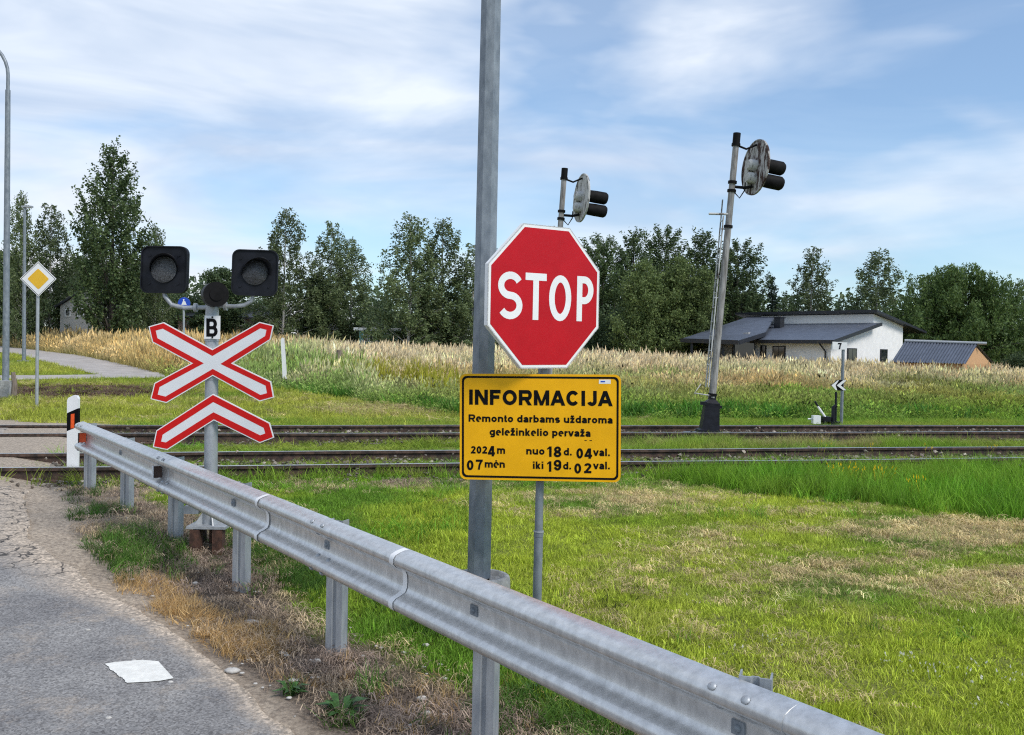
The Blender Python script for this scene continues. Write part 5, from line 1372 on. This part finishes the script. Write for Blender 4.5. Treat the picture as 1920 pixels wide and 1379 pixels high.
# dead stalks lying on the verge and on the mown field
s, d, x, y, r = field_pts(70000, -4, 13, 2.0, 12.8, 3)
so, st, sa, lu = zones(x, y)
pr = np.clip(np.maximum(so*.45, st*.62), 0, 1)*(1-sa*.85)
k = (s > edge_s(d)+.14+.12*fbm(x, y, 3, 44)) & seen(x, y) & (r.random(len(x)) < pr) & rails_clear(d); x, y, so, st = x[k], y[k], so[k], st[k]; n = len(x)
tint = jit(cmix((.60, .48, .25), (.31, .235, .185), so*(.25+1.1*fbm(x, y, 2.2, 71))), r, .36); sc = r.uniform(.7, 1.3, n)
scatter('dead_stalks', 'dead straw-coloured stalks lying flat on the ground', 'straw', SETS['straw'], x, y, -.004, sc, sc*1.2, tint, tint*1.1, .16)
# green growth between and round the rails
s, d, x, y, r = field_pts(44000, -3.2, 32, 11.3, 20.6, 4)
nz = fbm(x, y, .55, 81); gap = np.minimum(np.abs(d-12.3), np.abs(d-16.65))
pr = np.clip((nz-.40)*4, 0, 1); intr = (np.abs(d-12.3) < .75); intr2 = (np.abs(d-16.65) < .8)
pr = np.where(intr, np.where(s > 3.5, (pr*.5+.1)*.5, pr*.6+.3), pr); pr = np.where(intr2, np.where(s < 5, .15+pr*.6, pr*.2), pr); pr = np.where((d > 13.2) & (d < 15.7), np.maximum(pr, .55), pr); pr = np.where(d > 17.6, .9, pr); pr = np.where(d < 11.5, .8, pr)
sp = np.clip((s+3.0)*.5, 0, 1); st = np.clip(1-np.abs(d-14.5)/1.3, 0, 1)*np.clip((s-3)*.3, 0, 1)*(fbm(x, y, 1.2, 83) > .5)
k = seen(x, y, 2) & (r.random(len(x)) < pr*sp) & rails_clear(d); s, d, x, y, st, nz = s[k], d[k], x[k], y[k], st[k], nz[k]; n = len(x)
tint = jit(cmix(LUSH, (.25, .33, .045), fbm(x, y, .9, 85)*1.5-.2), r, .2); tint = tint*(1-st[:, None]*.7)+np.array((.35, .29, .16))*st[:, None]*.7
sc = r.uniform(.9, 1.4, n); hh = np.where(d < 11.6, .6, np.where(d < 13.2, .30, np.where(d < 15.6, .18+.55*np.clip((nz-.5)*4, 0, 1), np.where(d < 17.6, .25, .40))))*r.uniform(.6, 1.35, n)
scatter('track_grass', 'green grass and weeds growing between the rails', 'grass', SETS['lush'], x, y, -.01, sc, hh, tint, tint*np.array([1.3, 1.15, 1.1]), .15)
# mown lawn beyond the tracks
s, d, x, y, r = field_pts(60000, -30, 8, 17.6, 62, 8)
so, st, sa, lu = zones(x, y); te = tall_edge(s)
k = seen(x, y, 2) & (d < te+.4) & (r.random(len(x)) < np.clip(30/y, 0, 1)*(1-so*.85)*(1-.5*st)) & ~((d > 19.5) & (s < -4.6-(d-20)*.28) & (d < 27) & (s < -6.5))
# keep the paths clear
pth = np.array([[G(*q).x, G(*q).y] for q in out])
def inpoly(x, y, pg):
    c = np.zeros(len(x), bool); j = len(pg)-1
    for i in range(len(pg)):
        a, b = pg[i], pg[j]; cnd = ((a[1] > y) != (b[1] > y)) & (x < (b[0]-a[0])*(y-a[1])/(b[1]-a[1]+1e-9)+a[0]); c ^= cnd; j = i
    return c
k &= ~inpoly(x, y, pth); k &= (s > edge_s(d)+.6)
s, d, x, y, st = s[k], d[k], x[k], y[k], st[k]; n = len(x)
tint = jit(cmix((.17, .26, .03), (.40, .42, .06), fbm(x, y, .4, 91)*1.6-.2), r); tint = tint*(1-st[:, None]*.5)+np.array(STRAW)*st[:, None]*.5
sc = r.uniform(.9, 1.4, n)*(1+(y-20)*.012)
scatter('far_lawn', 'bright mown yellow-green grass just beyond the tracks', 'grass', SETS['farmown'], x, y, -.01, sc, sc*r.uniform(.6, 1.2, n), tint, tint*1.15, .2)
s, d, x, y, r = field_pts(16000, -8, 9, 18.2, 34, 9)
so, st, sa, lu = zones(x, y); k = seen(x, y, 2) & (d < tall_edge(s)+.5) & (r.random(len(x)) < np.maximum(st*.55, so*.5)) & ~inpoly(x, y, pth) & (s > edge_s(d)+.6); x, y, so = x[k], y[k], so[k]; n = len(x)
tint = jit(cmix((.52, .42, .2), (.16, .10, .065), so*1.2), r, .25); sc = r.uniform(.7, 1.3, n)
scatter('far_straw', 'straw lying on the mown grass beyond the tracks', 'straw', SETS['farstraw'], x, y, .01, sc, sc, tint, tint, .2)
# tall meadow grass
s, d, x, y, r = field_pts(210000, -75, 75, 20, 100, 10)
te = tall_edge(s); u = d-te
pathd = np.where(s < -4.1, 39.4+(-4.1-s)*2.44, 0)
dens = np.clip(34/y, .16, 1.0)**1.1*np.where(u < 0, 0, 1)
k = seen(x, y, 3) & (r.random(len(x)) < dens) & ~inpoly(x, y, pth) & (y < 96); s, d, x, y, u = s[k], d[k], x[k], y[k], u[k]; n = len(x)
# keep house and shed footprints free
hx, hy = x-hc.x, y-hc.y; kv = hx*HV.x+hy*HV.y; ku = hx*HU.x+hy*HU.y
k = ~((kv > -.3) & (kv < WD+.3) & (ku > -.3) & (ku < LEN+6)); s, d, x, y, u = s[k], d[k], x[k], y[k], u[k]; n = len(x)
gw = np.where(s > 3, 14.0, np.where(s > -3, 3.6, 1.8))*(.6+.8*fbm(x, y, .25, 93))                        # width of the green fringe
g_ = np.clip(1-u/gw, 0, 1)
g_ = np.maximum(g_, np.clip((fbm(x, y, .24, 95)-.38)*4.5, 0, 1)*np.clip(1.1-u/30, 0, .9)*(s > -2))
oc = fbm(x, y, .12, 97)
base = cmix((.22, .30, .035), (.40, .34, .09), np.clip(oc*2-.55, 0, 1)); base = base*(1-g_[:, None])+np.array((.10, .25, .022))*g_[:, None]
orange = np.array((.50, .37, .13)); pale = np.array((.74, .63, .44)); red = np.array((.36, .17, .08))
w1 = np.clip((oc-.35)*3, 0, 1)[:, None]; tipc = orange*w1+pale*(1-w1)
wp = np.clip((u-13)/14, 0, 1)[:, None]*(s > 3)[:, None]; tipc = tipc*(1-wp)+pale*wp
wl = (s < -3)[:, None]*.75; tipc = tipc*(1-wl)+np.array((.66, .51, .24))*wl; base = base*(1-wl)+np.array((.34, .29, .10))*wl
wr_ = np.clip(1-np.hypot((s-26.5)/3.2, (d-35)/5), 0, 1)[:, None]; tipc = tipc*(1-wr_)+red*wr_; base = base*(1-wr_*.7)+red*wr_*.7
tipc = tipc*(1-g_[:, None]*.85)+np.array((.20, .36, .04))*g_[:, None]*.85
hh = np.where(s > 3, np.interp(u, [0, 3, 10, 20, 32], [.22, .36, .46, .64, .86]), np.interp(u, [0, 2, 8], [.32, .55, .98]))*(1-.25*g_)*r.uniform(.6, 1.3, n)*(.55+.9*fbm(x, y, .65, 123))
sc = r.uniform(.9, 1.3, n)*(1+(y-25)*.010)
scatter('tall_grass', 'tall straw and orange meadow grass with green lower fringe beyond the tracks', 'grass', SETS['tall'], x, y, -.02, sc, hh*np.where(y > 55, 1.0, 1.05), jit(base, r, .3), jit(tipc, r, .3), .1)
# yellow-green leafy herbs in the middle of the meadow and green at its foot
s, d, x, y, r = field_pts(26000, -8, 26, 20.3, 60, 12)
u = d-tall_edge(s); mid_ = np.clip(1-np.abs(s-1.5)/5.5, 0, 1)*np.clip((u-5)/4, 0, 1)*np.clip(1-(u-5)/22, 0, 1)*.8
foot = np.clip(1-np.abs(u-1.2)/1.6, 0, 1)*(s > -1)*.75*np.clip((fbm(x, y, .5, 99)-.3)*3, 0, 1)
k = (u > 0) & seen(x, y, 2) & (r.random(len(x)) < np.maximum(mid_*(fbm(x, y, .3, 98) > .42), foot)); x, y, u, s, mid_, foot = x[k], y[k], u[k], s[k], mid_[k], foot[k]; n = len(x)
isf = foot > mid_; tint = jit(np.where(isf[:, None], np.array((.07, .18, .02)), np.array((.28, .34, .035))), r, .2)
tip = np.where(isf[:, None], tint*1.5, jit(np.tile(np.array((.42, .38, .04)), (n, 1)), r, .2)); sc = r.uniform(.9, 1.3, n)
scatter('meadow_herbs', 'yellow-green leafy herbs among the tall meadow grass', 'herbs', SETS['herb'], x, y, -.02, sc, np.where(isf, .55, 1.35)*r.uniform(.7, 1.1, n), tint, tip, .12)
# flowers: yellow in the lush strip, white clover near the rail
r = np.random.default_rng(15); xs, ys, cs = [], [], []
for px, py, nn_, rx, ry, c_ in ((1625, 925, 9, .22, .10, (.75, .55, .02)), (1705, 945, 2, .1, .1, (.75, .55, .02)), (1700, 1245, 7, .12, .12, (.75, .73, .68)), (1835, 1272, 7, .14, .10, (.75, .73, .68)), (1460, 870, 8, .5, .2, (.7, .7, .6)), (1690, 870, 4, .8, .2, (.7, .55, .05)), (1430, 1205, 3, .05, .03, (.75, .73, .68)), (1530, 1190, 3, .9, .3, (.7, .68, .6)), (560, 905, 5, .8, .25, (.7, .7, .62)), (1890, 1330, 2, .1, .06, (.75, .73, .68))):
    q = G(px, py); xs.append(q.x+r.normal(0, rx, nn_)); ys.append(q.y+r.normal(0, ry, nn_)); cs.append(np.tile(np.array(c_), (nn_, 1)))
x = np.concatenate(xs); y = np.concatenate(ys); c_ = np.concatenate(cs); n = len(x); wh = c_[:, 2] > .3
scatter('wild_flowers', 'small yellow and white flowers dotted through the grass', 'flowers', SETS['flower'], x, y, np.where(wh, -.04, .12), r.uniform(.9, 1.4, n), np.where(wh, .5, 1.2), np.tile(np.array((.07, .15, .02)), (n, 1)), c_, .2)
# leafy weeds on the verge
for px, py, k_, lab in ((640, 1345, 1.5, 'largest leafy green weed on the brown verge near the bottom edge'), (545, 1306, 1.0, 'small leafy weed on the verge beside the edge of the asphalt'), (1003, 1300, .9, 'leafy weed on the verge just right of the nearest full guardrail post')):
    q = G(px, py); r = np.random.default_rng(px); mb = MB(); g = tz(q.x, q.y)
    for i in range(22):
        az = r.uniform(0, 6.28); ln = r.uniform(.05, .10)*k_; wd = ln*.32; up_ = r.uniform(.35, 1.1); d_ = Vector((math.cos(az), math.sin(az), 0)); sd2 = Vector((-d_.y, d_.x, 0)); b_ = Vector((q.x, q.y, g))
        p0 = b_+d_*.005; p1 = b_+d_*ln*.5+Vector((0, 0, ln*up_*.6)); p2 = b_+d_*ln+Vector((0, 0, ln*up_*.65))
        mb.add([p0-sd2*.002, p0+sd2*.002, p1+sd2*wd/2+Vector((0, 0, .006)), p1-sd2*wd/2+Vector((0, 0, .006)), p2], [(0, 1, 2, 3), (3, 2, 4)], True)
    o = mb.build('weed', M.setdefault('weed', mat('weed_leaves', (.045, .12, .025), .55, var=.4, scale=30)), None, (q.x, q.y, g), fix=False); tag(o, lab, 'weed', 'weeds on the verge')
# stones on the verge
r = np.random.default_rng(21); mb = MB()
for i in range(190):
    px, py = r.uniform(150, 980), r.uniform(960, 1379)
    q = G(px, py); s_, d_ = sd_of(q.x, q.y)
    if s_ < edge_s(d_)+.05 and i % 7: continue
    if s_ > guard_s(d_)+.6: continue
    R_ = r.uniform(.004, .014)*(1.6 if r.random() < .1 else 1); rows = []
    for th in (0.15, .8, 1.5, 2.2, 3.0):
        rows.append([Vector((q.x+R_*1.3*math.sin(th)*math.cos(a)*r.uniform(.8, 1.2), q.y+R_*math.sin(th)*math.sin(a)*r.uniform(.8, 1.2), tz(q.x, q.y)+.012+R_*.6*math.cos(th))) for a in np.arange(0, 6.2, 1.05)])
    mb.grid(rows, True, True)
o = mb.build('pebbles', M['stone']); tag(o, 'small pale pebbles strewn over the brown verge', 'pebbles', None, 'stuff')
for px, py, R_, lab in ((470, 1172, .036, 'elongated pale stone beside the dry orange grass'), (435, 1263, .03, 'pale stone at the very edge of the asphalt'), (551, 1281, .022, 'small white stone on the verge near the small weed')):
    q = G(px, py); rows = []
    for th in (0.1, .6, 1.2, 1.8, 2.4, 3.05):
        rows.append([Vector((q.x+R_*1.5*math.sin(th)*math.cos(a)*r.uniform(.85, 1.1), q.y+R_*math.sin(th)*math.sin(a)*r.uniform(.85, 1.1), tz(q.x, q.y)+.012+R_*.5*math.cos(th))) for a in np.arange(0, 6.2, .7)])
    mb = MB(); mb.grid(rows, True, True); o = mb.build('stone', M['stone'], None, (q.x, q.y, tz(q.x, q.y))); tag(o, lab, 'stone', 'stones on the verge')

# loose ballast stones round the rails
def rocks(name, seed):
    r = np.random.default_rng(seed); V_, F_ = [], []
    for i in range(9):
        c = np.array([r.normal(0, .10), r.normal(0, .10), .012]); R_ = r.uniform(.015, .034); o = len(V_)
        for v in ((1,0,0),(-1,0,0),(0,1,0),(0,-1,0),(0,0,.8),(0,0,-.6)): V_.append(c+np.array(v)*R_*r.uniform(.7, 1.3)+r.normal(0, R_*.2, 3))
        F_ += [(o+a, o+b, o+e) for a, b, e in ((0,2,4),(2,1,4),(1,3,4),(3,0,4),(2,0,5),(1,2,5),(3,1,5),(0,3,5))]
    me = bpy.data.meshes.new(name); me.from_pydata([tuple(map(float, v)) for v in V_], [], F_)
    for nm in ('lt', 'lv'):
        a = me.attributes.new(nm, 'FLOAT', 'POINT'); a.data.foreach_set('value', np.repeat(r.random(9), 6).astype(np.float32))
    me.materials.append(BM); me.update(); return bpy.data.objects.new(name, me)
SETS['rock'] = lib('rock_clumps', [rocks('rock%d' % i, 800+i) for i in range(4)])
s, d, x, y, r = field_pts(26000, -2.6, 32, 11.0, 18.2, 30)
u = np.minimum(np.abs(d-12.3), np.abs(d-16.65)); k = seen(x, y, 2) & (r.random(len(x)) < np.clip(1.25-u, 0, 1)*.9) & rails_clear(d); x, y = x[k], y[k]; n = len(x)
tint = jit(cmix((.12, .095, .075), (.34, .30, .25), r.random(n)), r, .3)
scatter('track_stones', 'loose brown-grey stones lying between and beside the rails', 'stones', SETS['rock'], x, y, .01, r.uniform(.8, 1.3, n), r.uniform(.8, 1.2, n), tint, tint*1.2, .2)
